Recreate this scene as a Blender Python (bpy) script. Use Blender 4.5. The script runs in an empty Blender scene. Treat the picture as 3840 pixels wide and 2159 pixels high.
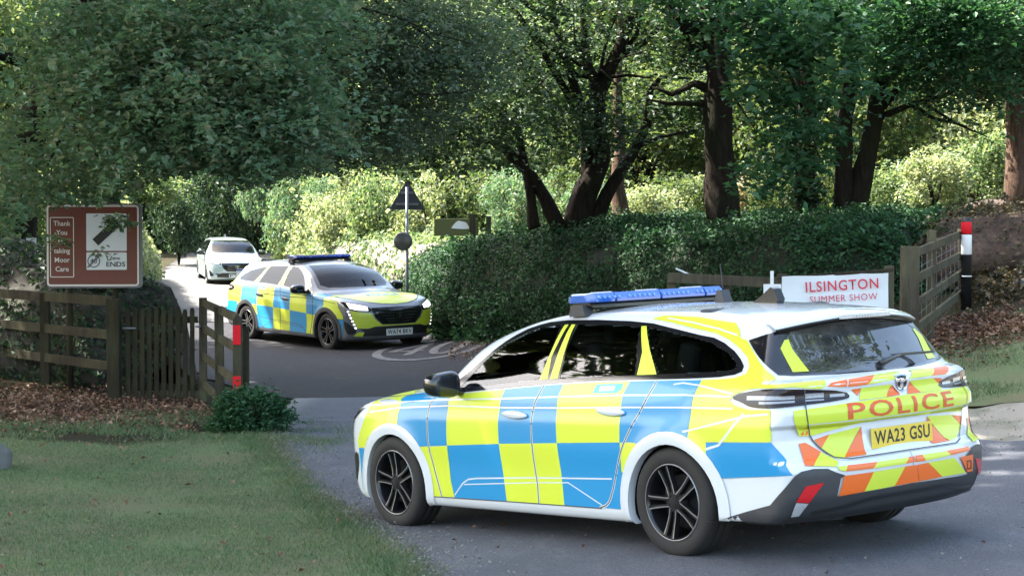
import bpy, bmesh, math, random
import numpy as np
from mathutils import Vector, Matrix, noise
from mathutils.geometry import delaunay_2d_cdt

random.seed(7)
RNG = np.random.default_rng(11)
PI = math.pi
SC = bpy.context.scene
COL = SC.collection

# ------------------------------------------------------------------ camera, sky, sun, exposure
CAMZ = 1.75
cd = bpy.data.cameras.new('camera'); cam = bpy.data.objects.new('camera', cd); COL.objects.link(cam)
cd.sensor_width = 36.0; cd.lens = 7000 / 3840 * 36; cd.clip_start = 0.1; cd.clip_end = 600
cam.location = (0, 0, CAMZ); cam.rotation_euler = (math.radians(90 - 1.285), 0, 0)
SC.camera = cam
SUN_DIR = Vector((-0.60, 0.16, 0.78)).normalized()        # towards the sun
w = bpy.data.worlds.new('World'); SC.world = w; w.use_nodes = True
nt = w.node_tree; bg = nt.nodes['Background']
sky = nt.nodes.new('ShaderNodeTexSky'); sky.sky_type = 'NISHITA'; sky.sun_disc = False
sky.sun_elevation = math.asin(SUN_DIR.z); sky.sun_rotation = math.atan2(SUN_DIR.x, SUN_DIR.y)
sky.air_density = 1.2; sky.dust_density = 3.0; sky.ozone_density = 0.6
wt = nt.nodes.new('ShaderNodeMix'); wt.data_type = 'RGBA'; wt.blend_type = 'MULTIPLY'; wt.inputs[0].default_value = 1.0; wt.inputs[7].default_value = (1.0, .96, .88, 1)      # hazy summer air: a little less blue
nt.links.new(sky.outputs[0], wt.inputs[6]); nt.links.new(wt.outputs[2], bg.inputs[0]); bg.inputs[1].default_value = 0.15
ld = bpy.data.lights.new('sun', 'SUN'); ld.energy = 5.0; ld.angle = math.radians(0.6); ld.color = (1.0, 0.95, 0.86)
sun = bpy.data.objects.new('sun', ld); COL.objects.link(sun)
sun.rotation_euler = SUN_DIR.to_track_quat('Z', 'Y').to_euler()
SC.view_settings.view_transform = 'Standard'; SC.view_settings.look = 'None'
SC.view_settings.exposure = 2.6; SC.view_settings.gamma = 1.0
SC.render.engine = 'CYCLES'
SC.cycles.max_bounces = 8; SC.cycles.transparent_max_bounces = 12; SC.cycles.diffuse_bounces = 3

K0 = 2.1304e-4
def at(u, v, Y):
    """a point Y metres ahead, from its bearing and height angle as read off the photograph"""
    return Vector(((u - 1287.5) * K0 * Y, Y, CAMZ - (v - 619.0) * K0 * Y))

# ------------------------------------------------------------------ helpers
def tag(o, label=None, cat=None, group=None, kind=None):
    if label: o['label'] = label
    if cat: o['category'] = cat
    if group: o['group'] = group
    if kind: o['kind'] = kind
    return o
def empty(name, loc=(0, 0, 0), rot=(0, 0, 0)):
    o = bpy.data.objects.new(name, None); o.empty_display_size = 0.2
    o.location = loc; o.rotation_euler = rot; COL.objects.link(o); return o
def link(name, me, mats=None, parent=None):
    o = bpy.data.objects.new(name, me); COL.objects.link(o)
    if parent is not None: o.parent = parent
    for m in (mats if isinstance(mats, (list, tuple)) else [mats] if mats else []): me.materials.append(m)
    return o
def mesh_np(name, V, F, smooth=True, mats_idx=None, normals=None):
    """V (n,3), F (m,k) arrays"""
    V = np.asarray(V, np.float32); F = np.asarray(F, np.int32)
    me = bpy.data.meshes.new(name)
    m, k = F.shape
    me.vertices.add(len(V)); me.vertices.foreach_set('co', V.ravel())
    me.loops.add(m * k); me.loops.foreach_set('vertex_index', F.ravel())
    me.polygons.add(m); me.polygons.foreach_set('loop_start', np.arange(0, m * k, k, dtype=np.int32))
    me.polygons.foreach_set('loop_total', np.full(m, k, np.int32))
    if mats_idx is not None: me.polygons.foreach_set('material_index', np.asarray(mats_idx, np.int32))
    me.update(calc_edges=True)
    me.polygons.foreach_set('use_smooth', np.full(m, smooth, bool))
    if normals is not None:
        me.normals_split_custom_set_from_vertices([tuple(n) for n in normals])
    return me
class MB:
    """collects simple shapes into one mesh"""
    def __init__(s): s.bm = bmesh.new()
    def box(s, c, d, rot=None, bev=0.0, mat=0):
        r = bmesh.ops.create_cube(s.bm, size=1.0)
        vs = r['verts']; M = Matrix.Diagonal((d[0], d[1], d[2], 1))
        R_ = rot.to_4x4() if rot is not None else Matrix.Identity(4)
        bmesh.ops.transform(s.bm, matrix=Matrix.Translation(c) @ R_ @ M, verts=vs)
        fs = list({f for v in vs for f in v.link_faces})
        if bev:
            es = list({e for v in vs for e in v.link_edges})
            rr = bmesh.ops.bevel(s.bm, geom=es + vs, offset=bev, segments=2, affect='EDGES', profile=0.7)
            fs = rr['faces'] + [f for f in fs if f.is_valid]
        for f in fs: f.material_index = mat
        return s
    def tube(s, pts, rs, n=10, caps=True, wob=0.0, seed=0, mat=0):
        pts = [Vector(p) for p in pts]
        if not isinstance(rs, (list, tuple)): rs = [rs] * len(pts)
        rings = []
        up = Vector((0.13, 0.21, 0.97))
        d0 = (pts[1] - pts[0]).normalized()
        x = d0.cross(up if abs(d0.dot(up)) < 0.9 else Vector((1, 0, 0))).normalized()
        for i, p in enumerate(pts):
            d = (pts[min(i + 1, len(pts) - 1)] - pts[max(i - 1, 0)]).normalized()
            x = (x - d * x.dot(d)).normalized(); y = d.cross(x)
            ring = []
            for k in range(n):
                a = 2 * PI * k / n
                r = rs[i]
                if wob: r *= 1 + wob * noise.noise(Vector((math.cos(a) * 1.7 + seed, math.sin(a) * 1.7, i * 0.45)))
                ring.append(s.bm.verts.new(p + (x * math.cos(a) + y * math.sin(a)) * r))
            rings.append(ring)
        for a, b in zip(rings, rings[1:]):
            for k in range(n):
                f = s.bm.faces.new((a[k], a[(k + 1) % n], b[(k + 1) % n], b[k])); f.smooth = True; f.material_index = mat
        if caps:
            s.bm.faces.new(rings[0][::-1]).material_index = mat; s.bm.faces.new(rings[-1]).material_index = mat
        return s
    def prism(s, poly, y0, y1, ax='y', mat=0):
        """extrude a 2-D outline; ax: the extrusion axis"""
        def mk(a, b, t): return {'y': (a, t, b), 'x': (t, a, b), 'z': (a, b, t)}[ax]
        A = [s.bm.verts.new(mk(a, b, y0)) for a, b in poly]; B = [s.bm.verts.new(mk(a, b, y1)) for a, b in poly]
        fs = [s.bm.faces.new(A), s.bm.faces.new(B[::-1])]
        n = len(poly)
        for i in range(n): fs.append(s.bm.faces.new((A[i], B[i], B[(i + 1) % n], A[(i + 1) % n])))
        for f in fs: f.material_index = mat
        return s
    def lathe(s, prof, n=40, axis='y', c=(0, 0, 0), mat=0, closed=False, smooth=True):
        """prof: list of (radius, t along axis)"""
        rings = []
        for r, t in prof:
            ring = []
            for k in range(n):
                a = 2 * PI * k / n; u, v = r * math.cos(a), r * math.sin(a)
                p = {'y': (u, t, v), 'z': (u, v, t), 'x': (t, u, v)}[axis]
                ring.append(s.bm.verts.new(Vector(p) + Vector(c)))
            rings.append(ring)
        pr = list(zip(rings, rings[1:])) + ([(rings[-1], rings[0])] if closed else [])
        for a, b in pr:
            for k in range(n):
                f = s.bm.faces.new((a[k], a[(k + 1) % n], b[(k + 1) % n], b[k])); f.smooth = smooth; f.material_index = mat
        return s
    def me(s, name, smooth_angle=None):
        bmesh.ops.recalc_face_normals(s.bm, faces=s.bm.faces)
        m = bpy.data.meshes.new(name); s.bm.to_mesh(m); s.bm.free(); return m
    def build(s, name, mats=None, parent=None, world=None):
        o = link(name, s.me(name), mats, parent)
        return o

# ------------------------------------------------------------------ materials
def nodes(name):
    m = bpy.data.materials.new(name); m.use_nodes = True
    t = m.node_tree; b = t.nodes['Principled BSDF']; return m, t, b
def noise_fac(t, scale, detail=4, rough=0.6, coord='Object', vec=None, dist=0.0):
    tc = t.nodes.new('ShaderNodeTexCoord'); n = t.nodes.new('ShaderNodeTexNoise')
    n.inputs['Scale'].default_value = scale; n.inputs['Detail'].default_value = detail; n.inputs['Roughness'].default_value = rough
    n.inputs['Distortion'].default_value = dist
    src = tc.outputs[coord]
    if vec:
        mp = t.nodes.new('ShaderNodeMapping'); mp.inputs['Scale'].default_value = vec; t.links.new(src, mp.inputs[0]); src = mp.outputs[0]
    t.links.new(src, n.inputs['Vector']); return n.outputs['Fac']
def ramp(t, fac, stops):
    r = t.nodes.new('ShaderNodeValToRGB'); e = r.color_ramp.elements
    while len(e) > len(stops): e.remove(e[-1])
    while len(e) < len(stops): e.new(0.5)
    for x, (p, c) in zip(e, stops): x.position = p; x.color = (*c, 1)
    t.links.new(fac, r.inputs[0]); return r.outputs[0]
def mix(t, fac, a, b, mode='MIX'):
    m = t.nodes.new('ShaderNodeMix'); m.data_type = 'RGBA'; m.blend_type = mode
    for s_, v in ((0, fac), (6, a), (7, b)):
        if isinstance(v, (int, float)): m.inputs[s_].default_value = v
        elif isinstance(v, tuple): m.inputs[s_].default_value = (*v, 1)
        else: t.links.new(v, m.inputs[s_])
    return m.outputs[2]
def bump(t, b, fac, strength=0.3, dist=0.02):
    n = t.nodes.new('ShaderNodeBump'); n.inputs['Strength'].default_value = strength; n.inputs['Distance'].default_value = dist
    t.links.new(fac, n.inputs['Height']); t.links.new(n.outputs[0], b.inputs['Normal'])
def plain(name, col, rough=0.5, metal=0.0, coat=0.0, spec=0.5, var=0.0, scale=6, emit=0.0):
    m, t, b = nodes(name)
    b.inputs['Base Color'].default_value = (*col, 1); b.inputs['Roughness'].default_value = rough
    b.inputs['Metallic'].default_value = metal; b.inputs['Coat Weight'].default_value = coat; b.inputs['Coat Roughness'].default_value = 0.06
    b.inputs['Specular IOR Level'].default_value = spec
    if var:
        f = noise_fac(t, scale, 5)
        t.links.new(mix(t, f, tuple(c * (1 - var) for c in col), tuple(min(c * (1 + var), 1) for c in col)), b.inputs['Base Color'])
    if emit:
        b.inputs['Emission Color'].default_value = (*col, 1); b.inputs['Emission Strength'].default_value = emit
    return m
def leafmat(name, c1, c2, c3, trans=0.35, rough=0.55):
    """leaves: colour differs from leaf to leaf, light passes through"""
    m, t, b = nodes(name)
    g = t.nodes.new('ShaderNodeNewGeometry')
    n = noise_fac(t, 0.8, 3)
    a = t.nodes.new('ShaderNodeMath'); a.operation = 'MULTIPLY_ADD'; t.links.new(n, a.inputs[0]); a.inputs[1].default_value = 0.9; a.inputs[2].default_value = -0.45
    s_ = t.nodes.new('ShaderNodeMath'); s_.operation = 'ADD'; t.links.new(g.outputs['Random Per Island'], s_.inputs[0]); t.links.new(a.outputs[0], s_.inputs[1])
    c = ramp(t, s_.outputs[0], [(0.05, c1), (0.55, c2), (0.97, c3)])
    t.links.new(c, b.inputs['Base Color']); b.inputs['Roughness'].default_value = rough
    b.inputs['Specular IOR Level'].default_value = 0.35
    tr = t.nodes.new('ShaderNodeBsdfTranslucent'); t.links.new(mix(t, 1.0, c, (1.0, 1.0, 0.55), 'MULTIPLY'), tr.inputs[0])
    ms = t.nodes.new('ShaderNodeMixShader'); ms.inputs[0].default_value = trans
    t.links.new(b.outputs[0], ms.inputs[1]); t.links.new(tr.outputs[0], ms.inputs[2])
    t.links.new(ms.outputs[0], t.nodes['Material Output'].inputs[0])
    return m
def woodmat(name, dark, light, scale=3.0):
    m, t, b = nodes(name)
    f = noise_fac(t, scale, 6, 0.7, vec=(6, 6, 0.7), dist=0.4); f2 = noise_fac(t, 1.3, 3)
    c = ramp(t, f, [(0.3, dark), (0.7, light)])
    c = mix(t, 0.5, c, ramp(t, f2, [(0.35, dark), (0.65, (light[0] * .8, light[1] * 1.05, light[2] * .75))]))
    t.links.new(c, b.inputs['Base Color']); b.inputs['Roughness'].default_value = 0.95; b.inputs['Specular IOR Level'].default_value = .12
    bump(t, b, f, 0.6, 0.01); return m
def barkmat(name, dark, light):
    m, t, b = nodes(name)
    f = noise_fac(t, 5.0, 8, 0.75, vec=(3, 3, 0.6), dist=0.8); f2 = noise_fac(t, 0.8, 3)
    c = ramp(t, f, [(0.3, dark), (0.72, light)])
    c = mix(t, ramp(t, f2, [(0.45, (0, 0, 0)), (0.7, (0.6, 0.6, 0.6))]), c, (0.02, 0.03, 0.012))
    t.links.new(c, b.inputs['Base Color']); b.inputs['Roughness'].default_value = 0.98; b.inputs['Specular IOR Level'].default_value = .1
    bump(t, b, f, 1.0, 0.06); return m
# ------------------------------------------------------------------ vehicle poses (rear axle on the ground; x forward, y left)
def rotm(rx, ry, rz):
    return Matrix.Rotation(rz, 4, 'Z') @ Matrix.Rotation(ry, 4, 'Y') @ Matrix.Rotation(rx, 4, 'X')
POSE = {'a': ((1.618, 11.112, -1.743 + CAMZ), (-.0283, .0569, 2.2485)),
        'b': ((-4.02, 33.83, -1.644 + CAMZ), (.024, .027, -.923)),
        'c': ((-9.70, 63.0, -1.10 + CAMZ), (-.005, .05, -1.307))}
def pose_pt(k, p):
    t, r = POSE[k]; return Vector(t) + (rotm(*r) @ Vector(p))
# ------------------------------------------------------------------ terrain height
CTRL = []
for k in POSE:
    for px_ in (0, 2.732):
        for py_ in (-.8, .8): CTRL.append(tuple(pose_pt(k, (px_, py_, 0))))
CTRL += [(-3, 10, -.13), (-5, 12.5, -.10), (0, 8.5, -.10), (0, 2, -.05), (-8, 6, -.05), (4.5, 8, .0), (9, 8, .1),
         (-3.7, 22.3, -.10), (-6.2, 24.5, -.02), (-9, 20, 0), (-2.6, 18.3, -.05), (-.5, 17.5, -.10), (-.5, 22.5, -.05), (-8.8, 50, .42), (-6.5, 45, .30),
         (-.6, 31, .18), (1.6, 28, .30), (2.4, 23, .22), (3.87, 15, .13), (4.45, 17.2, .42), (5.1, 19, .80), (5.35, 22, 1.15), (7.6, 22, 1.5),
         (8.5, 18, 1.1), (6.2, 13.5, .3), (4.2, 18.8, .62), (3.2, 17.6, .30), (3.3, 20, .45), (4.2, 24, 1.0), (2.2, 27, .5),
         (0, 100, 2.4), (-30, 70, 1.3), (30, 60, 2.6), (30, 20, 2.4), (-30, 20, -.2), (25, -5, .6), (-20, -5, -.2), (0, -25, -.1), (12, 35, 2.0),
         (-14, 40, .5), (0, 45, .9), (-3, 42, .6), (70, 120, 4), (-70, 120, 2), (-70, -40, 0), (70, -40, 1)]
CT = np.array(CTRL, float)
def _k(r2): return 0.5 * r2 * np.log(np.maximum(r2, 1e-9))
_d2 = ((CT[:, None, :2] - CT[None, :, :2]) ** 2).sum(-1)
_n = len(CT); _A = np.zeros((_n + 3, _n + 3)); _A[:_n, :_n] = _k(_d2) + np.eye(_n) * 0.35
_A[:_n, _n] = 1; _A[:_n, _n + 1:] = CT[:, :2]; _A[_n, :_n] = 1; _A[_n + 1:, :_n] = CT[:, :2].T
_W = np.linalg.solve(_A, np.r_[CT[:, 2], 0, 0, 0])
def gz(x, y):
    x = np.asarray(x, float); y = np.asarray(y, float); sh = x.shape
    p = np.c_[x.ravel(), y.ravel()]; out = np.empty(len(p))
    for i in range(0, len(p), 20000):
        q = p[i:i + 20000]; r2 = ((q[:, None, :] - CT[None, :, :2]) ** 2).sum(-1)
        out[i:i + 20000] = _k(r2) @ _W[:_n] + _W[_n] + q @ _W[_n + 1:]
    return out.reshape(sh)
def gzf(x, y): return float(gz(np.array([x]), np.array([y]))[0])
def on(x, y, dz=0.0): return Vector((x, y, gzf(x, y) + dz))

def axis_pts(lo, hi, flo, fhi, fine, coarse):
    return np.r_[np.arange(lo, flo, coarse), np.arange(flo, fhi, fine), np.arange(fhi, hi + coarse, coarse)]
def smooth_noise(x, y, s):
    return (np.sin(x * 1.7 / s + 1.3 * np.sin(y * 1.1 / s)) + np.sin(y * 2.3 / s + 1.7 * np.sin(x * 0.9 / s + 2)) + np.sin((x + y) * 3.1 / s)) / 3
xs = axis_pts(-110, 110, -10, 12, 0.2, 2.5); ys = axis_pts(-45, 130, 6, 40, 0.2, 2.0)
GX, GY = np.meshgrid(xs, ys)
GZ = gz(GX, GY)
V = np.c_[GX.ravel(), GY.ravel(), GZ.ravel()]
nx, ny = len(xs), len(ys); ii = np.arange(nx * ny).reshape(ny, nx)
F = np.c_[ii[:-1, :-1].ravel(), ii[:-1, 1:].ravel(), ii[1:, 1:].ravel(), ii[1:, :-1].ravel()]
def pip(px_, py_, poly):
    """points inside polygon (vectorised)"""
    P = np.asarray(poly, float); ins = np.zeros(np.shape(px_), bool); j = len(P) - 1
    for i in range(len(P)):
        xi, yi = P[i]; xj, yj = P[j]
        if yi != yj:
            c = ((yi > py_) != (yj > py_)) & (px_ < (xj - xi) * (py_ - yi) / (yj - yi) + xi); ins ^= c
        j = i
    return ins
# lawn / bare soil / bank materials, told apart by where they lie in the world
mG, t, b = nodes('grass_ground')
tc = t.nodes.new('ShaderNodeTexCoord')
f1 = noise_fac(t, 1.1, 6, 0.65); f2 = noise_fac(t, 22, 6, 0.8); f3 = noise_fac(t, 0.45, 4, 0.6); f4 = noise_fac(t, 90, 3, 0.8)
grass = mix(t, f2, (0.070, 0.112, 0.046), (0.215, 0.285, 0.135))
grass = mix(t, ramp(t, f1, [(0.40, (0, 0, 0)), (0.64, (.85, .85, .85))]), grass, mix(t, f4, (0.11, 0.105, 0.06), (0.26, 0.225, 0.14)))
t.links.new(grass, b.inputs['Base Color']); b.inputs['Roughness'].default_value = 0.95; b.inputs['Specular IOR Level'].default_value = 0.15
bump(t, b, f2, 1.0, 0.05)
mS, t, b = nodes('bare_soil')
f1 = noise_fac(t, 2.2, 7, 0.7); f2 = noise_fac(t, 40, 6, 0.8)
soil = mix(t, f2, (0.022, 0.015, 0.011), (0.085, 0.060, 0.044))
soil = mix(t, ramp(t, f1, [(0.4, (0, 0, 0)), (0.6, (.8, .8, .8))]), soil, mix(t, f2, (0.02, 0.03, 0.012), (0.06, 0.075, 0.035)))
t.links.new(soil, b.inputs['Base Color']); b.inputs['Roughness'].default_value = 0.98; b.inputs['Specular IOR Level'].default_value = 0.1
bump(t, b, f2, 1.0, 0.05)
mGr, t, b = nodes('gravel_verge')
f1 = noise_fac(t, 1.5, 5, 0.7); f2 = noise_fac(t, 60, 5, 0.85)
gr = mix(t, f2, (0.14, 0.125, 0.10), (0.42, 0.38, 0.32)); gr = mix(t, ramp(t, f1, [(0.45, (0, 0, 0)), (0.62, (.6, .6, .6))]), gr, (0.10, 0.11, 0.06))
t.links.new(gr, b.inputs['Base Color']); b.inputs['Roughness'].default_value = 0.95; bump(t, b, f2, 0.8, 0.02)
me = mesh_np('ground', V, F)
tag(link('ground', me, mS), kind='structure')

def sheet(name, poly, dz, mat, cell=0.2, jag=0.0):
    """a ground sheet: outline polygon, following the terrain, lying dz above it"""
    out = []
    n = len(poly)
    for i in range(n):
        a, b_ = np.array(poly[i], float), np.array(poly[(i + 1) % n], float)
        L = max(1, int(np.hypot(*(b_ - a)) / 0.15))
        for k in range(L):
            p = a + (b_ - a) * k / L
            if jag:
                nn = noise.noise(Vector((p[0] * 1.7, p[1] * 1.7, 3))) + .6 * noise.noise(Vector((p[0] * 7, p[1] * 7, 9)))
                d = (b_ - a) / np.hypot(*(b_ - a)); p = p + np.array([-d[1], d[0]]) * jag * nn
            out.append(p)
    P = np.array(out)
    x0, y0 = P.min(0); x1, y1 = P.max(0)
    gx, gy = np.meshgrid(np.arange(x0, x1, cell), np.arange(y0, y1, cell)); gx, gy = gx.ravel(), gy.ravel()
    m = pip(gx, gy, P); I = np.c_[gx[m], gy[m]]
    # drop interior points close to the outline
    keep = np.ones(len(I), bool)
    for i in range(0, len(P)):
        keep &= ((I - P[i]) ** 2).sum(1) > (cell * .35) ** 2
    I = I[keep]; pts = [Vector(p) for p in np.r_[P, I]]
    r = delaunay_2d_cdt(pts, [(i, (i + 1) % len(P)) for i in range(len(P))], [], 0, 1e-5)
    vs = np.array([tuple(v) for v in r[0]]); fs = np.array([f for f in r[2] if len(f) == 3])
    c = vs[fs].mean(1); fs = fs[pip(c[:, 0], c[:, 1], P)]
    z = gz(vs[:, 0], vs[:, 1]) + dz
    a = vs[fs]; cr = (a[:, 1, 0] - a[:, 0, 0]) * (a[:, 2, 1] - a[:, 0, 1]) - (a[:, 1, 1] - a[:, 0, 1]) * (a[:, 2, 0] - a[:, 0, 0])
    fs[cr < 0] = fs[cr < 0][:, ::-1]
    o = link(name, mesh_np(name, np.c_[vs, z], fs), mat); return o
# lawn in front left
LAWN_EDGE = [(-.20, 8.6), (-.55, 10.5), (-.82, 11.7), (-1.12, 12.9), (-1.5, 14.2), (-1.85, 15.6), (-2.15, 16.8), (-2.4, 18.0)]
LAWN = [(-12, 4), (-.1, 4)] + LAWN_EDGE + [(-2.9, 18.3), (-3.1, 17.3), (-3.6, 16.9), (-4.6, 17.3), (-5.6, 18.2), (-7, 18.8), (-12, 19)]
tag(sheet('lawn', LAWN, .012, mG, jag=.06), kind='structure')
RB = [(3.0, 17.5), (4.1, 16.6), (5.2, 16.7), (7, 17.8), (9.5, 19.3), (12, 17), (12, 11.5), (7, 12.8), (5.2, 13.6), (3.9, 14.0), (2.6, 14.9)]
tag(sheet('gravel_verge', RB, .010, mGr, jag=.12), kind='structure')
RG = [(3.6, 17.3), (4.2, 16.6), (5.2, 16.6), (7, 17.7), (9.5, 19.3), (9.5, 21), (7, 21), (5.6, 20.4), (4.7, 19.6), (4.0, 18.6)]
tag(sheet('grass_verge', RG, .016, mG, jag=.15), kind='structure')
# roads
def asphalt(name, lo, hi, patch, worn):
    m, t, b = nodes(name)
    f1 = noise_fac(t, 140, 3, 0.8); f2 = noise_fac(t, 0.9, 5, 0.6); f3 = noise_fac(t, 7, 5, 0.7, vec=(1.0, 0.35, 1)); v = noise_fac(t, 30, 2, 0.5); f1 = noise_fac(t, 75, 4, 0.85)
    c = mix(t, ramp(t, f1, [(.35, (0, 0, 0)), (.68, (1, 1, 1))]), lo, hi); c = mix(t, ramp(t, f2, [(.40, (0, 0, 0)), (.62, (.75, .75, .75))]), c, patch)
    c = mix(t, ramp(t, f3, [(.50, (0, 0, 0)), (.72, (.55, .55, .55))]), c, worn)
    c = mix(t, ramp(t, v, [(.70, (0, 0, 0)), (.76, (.7, .7, .7))]), c, tuple(x * 2.2 for x in worn))
    t.links.new(c, b.inputs['Base Color']); b.inputs['Roughness'].default_value = 0.85; b.inputs['Specular IOR Level'].default_value = 0.22
    bump(t, b, f1, 0.9, 0.010); return m
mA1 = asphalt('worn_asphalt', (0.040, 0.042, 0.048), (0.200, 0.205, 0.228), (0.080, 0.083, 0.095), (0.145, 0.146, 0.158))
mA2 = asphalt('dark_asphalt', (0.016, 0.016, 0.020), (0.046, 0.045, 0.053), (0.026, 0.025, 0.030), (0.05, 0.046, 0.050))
ROAD1 = [(-.1, 4), (-.2, 8.6)] + LAWN_EDGE[1:] + [(-2.55, 19.0), (3.4, 19.0), (3.3, 17.0), (3.0, 16.3), (4.0, 15.1), (5.3, 14.8), (7, 14.1), (12, 12.9), (20, 12), (20, 4)]
ROAD2 = [(-2.65, 22.4), (-3.3, 23.6), (-4.2, 25.5), (-5.6, 30), (-7.6, 38), (-9.7, 48), (-11.5, 58), (-14.0, 80), (-16, 100), (-12, 100), (-10, 80), (-7.2, 58), (-4.6, 44),
         (-2.5, 37), (-1.1, 33.2), (-.2, 30.8), (1.0, 28.8), (2.2, 26), (2.9, 23.8), (3.2, 22.4)]
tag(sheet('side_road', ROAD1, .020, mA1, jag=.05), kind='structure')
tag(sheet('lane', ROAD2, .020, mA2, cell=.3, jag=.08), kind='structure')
mA3 = asphalt('sunlit_asphalt', (0.06, 0.058, 0.056), (0.17, 0.165, 0.16), (0.10, 0.098, 0.095), (0.14, 0.135, 0.13))  # paler copy of the lane asphalt; its sunlit brightness is in the colour
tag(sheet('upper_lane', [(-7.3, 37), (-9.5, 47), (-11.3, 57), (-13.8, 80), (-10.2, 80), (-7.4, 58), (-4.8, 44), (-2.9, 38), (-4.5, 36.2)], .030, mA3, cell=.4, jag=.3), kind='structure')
# pit frame and bars of the cattle grid between the two gate posts
mSteel = plain('worn_steel', (0.10, 0.105, 0.125), 0.5, 0.3, var=.4, scale=12)
mPit = plain('grid_pit', (0.02, 0.02, 0.022), 0.9)
cg = tag(empty('cattle_grid', on(.3, 20.7)), 'steel cattle grid of close bars across the road at the gateway', 'cattle grid')
def ribbon_on_ground(mb, p, q, r, n=14, dz=.0):
    pts = []
    for i in range(n + 1):
        x = p[0] + (q[0] - p[0]) * i / n; y = p[1] + (q[1] - p[1]) * i / n
        pts.append(Vector((x, y, gzf(x, y) + dz)))
    mb.tube(pts, r, 8)
P0 = cg.location
sheet('grid_pit', [(-2.55, 19.0), (3.4, 19.0), (3.3, 22.4), (-2.65, 22.4)], .006, mPit).parent = cg
cg_inv = Matrix.Translation(-P0)
cg.children[0].matrix_parent_inverse = cg_inv
for i in range(21):
    y = 19.12 + i * .158; mb = MB(); ribbon_on_ground(mb, (-2.6, y), (3.3, y), .044, dz=-.012)
    o = mb.build('grid_bar', mSteel, cg); o.matrix_parent_inverse = cg_inv
mConc = plain('concrete', (0.10, 0.10, 0.095), 0.9, var=.3, scale=5)
# painted roundel on the lane
mPaint, t, b = nodes('worn_road_paint')
f = noise_fac(t, 14, 6, .8); t.links.new(ramp(t, f, [(.42, (.035, .034, .038)), (.66, (.22, .215, .21))]), b.inputs['Base Color']); b.inputs['Roughness'].default_value = .8
def ground_band(name, fn, n, dz, mat, parent=None):
    V = []; F = []
    for i in range(n + 1):
        for q in fn(i / n): V.append((q[0], q[1], gzf(q[0], q[1]) + dz))
    for i in range(n): F.append((2 * i, 2 * i + 1, 2 * i + 3, 2 * i + 2))
    return link(name, mesh_np(name, V, F, smooth=False), mat, parent)
RC = (-1.28, 30.25); RDIR = math.radians(-8)
def rxy(u, v):
    c, s = math.cos(RDIR), math.sin(RDIR); return (RC[0] + u * c - v * s, RC[1] + u * s + v * c)
mk = tag(empty('road_marking'), 'worn white oval speed roundel painted on the dark road behind the front police car', 'road marking')
ground_band('ring', lambda s: (rxy(.90 * math.cos(2 * PI * s), 2.15 * math.sin(2 * PI * s)), rxy(.76 * math.cos(2 * PI * s), 1.90 * math.sin(2 * PI * s))), 64, .028, mPaint, mk)
def stroke(pts, wd):
    def fn(s):
        L = s * (len(pts) - 1); i = min(int(L), len(pts) - 2); f_ = L - i
        a, b_ = Vector(pts[i]), Vector(pts[i + 1]); p = a.lerp(b_, f_); d = (b_ - a).normalized(); n_ = Vector((-d.y, d.x)) * wd
        return (rxy(*(p + n_)), rxy(*(p - n_)))
    return fn
ground_band('digit', stroke([(.30 + .21 * math.cos(a), 1.15 * math.sin(a)) for a in np.linspace(0, 2 * PI, 25)], .07), 48, .028, mPaint, mk)
ground_band('digit', stroke([(-.2, -1.2), (-.2, 1.15), (-.22, 1.15), (-.58, -.45), (-.58, -.5), (-.06, -.5)], .07), 30, .028, mPaint, mk)
# pale give-way style line further up
def line_mark(a, b_, wd, label):
    o = ground_band('road_marking', lambda s: ((a[0] + (b_[0] - a[0]) * s, a[1] + (b_[1] - a[1]) * s - wd), (a[0] + (b_[0] - a[0]) * s, a[1] + (b_[1] - a[1]) * s + wd)), 12, .028, mPaint)
    tag(o, label, 'road marking')
# ------------------------------------------------------------------ foliage
def leaves_np(C, size, up=0.7, rng=RNG, N=None, fold=.18, asp=.34):
    """C (n,3) leaf bases; N optional (n,3) facing; returns V, F of folded four-cornered leaves"""
    n = len(C)
    r = rng.normal(size=(n, 3)); nrm = r * (1 - up) + (np.array([0, 0, 1.0]) if N is None else N) * up
    nrm /= np.linalg.norm(nrm, axis=1, keepdims=True) + 1e-9
    d = rng.normal(size=(n, 3)); d[:, 2] -= .35; d -= nrm * (d * nrm).sum(1, keepdims=True); d /= np.linalg.norm(d, axis=1, keepdims=True) + 1e-9
    s = np.cross(nrm, d); L = (size * rng.uniform(.45, 1.5, n))[:, None]
    V = np.stack([C, C + d * L * .5 + s * L * asp + nrm * L * fold, C + d * L, C + d * L * .45 - s * L * asp + nrm * L * fold], 1).reshape(-1, 3)
    i = np.arange(n)[:, None] * 4
    return V, np.concatenate([i, i + 1, i + 2, i + 3], 1)
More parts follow.
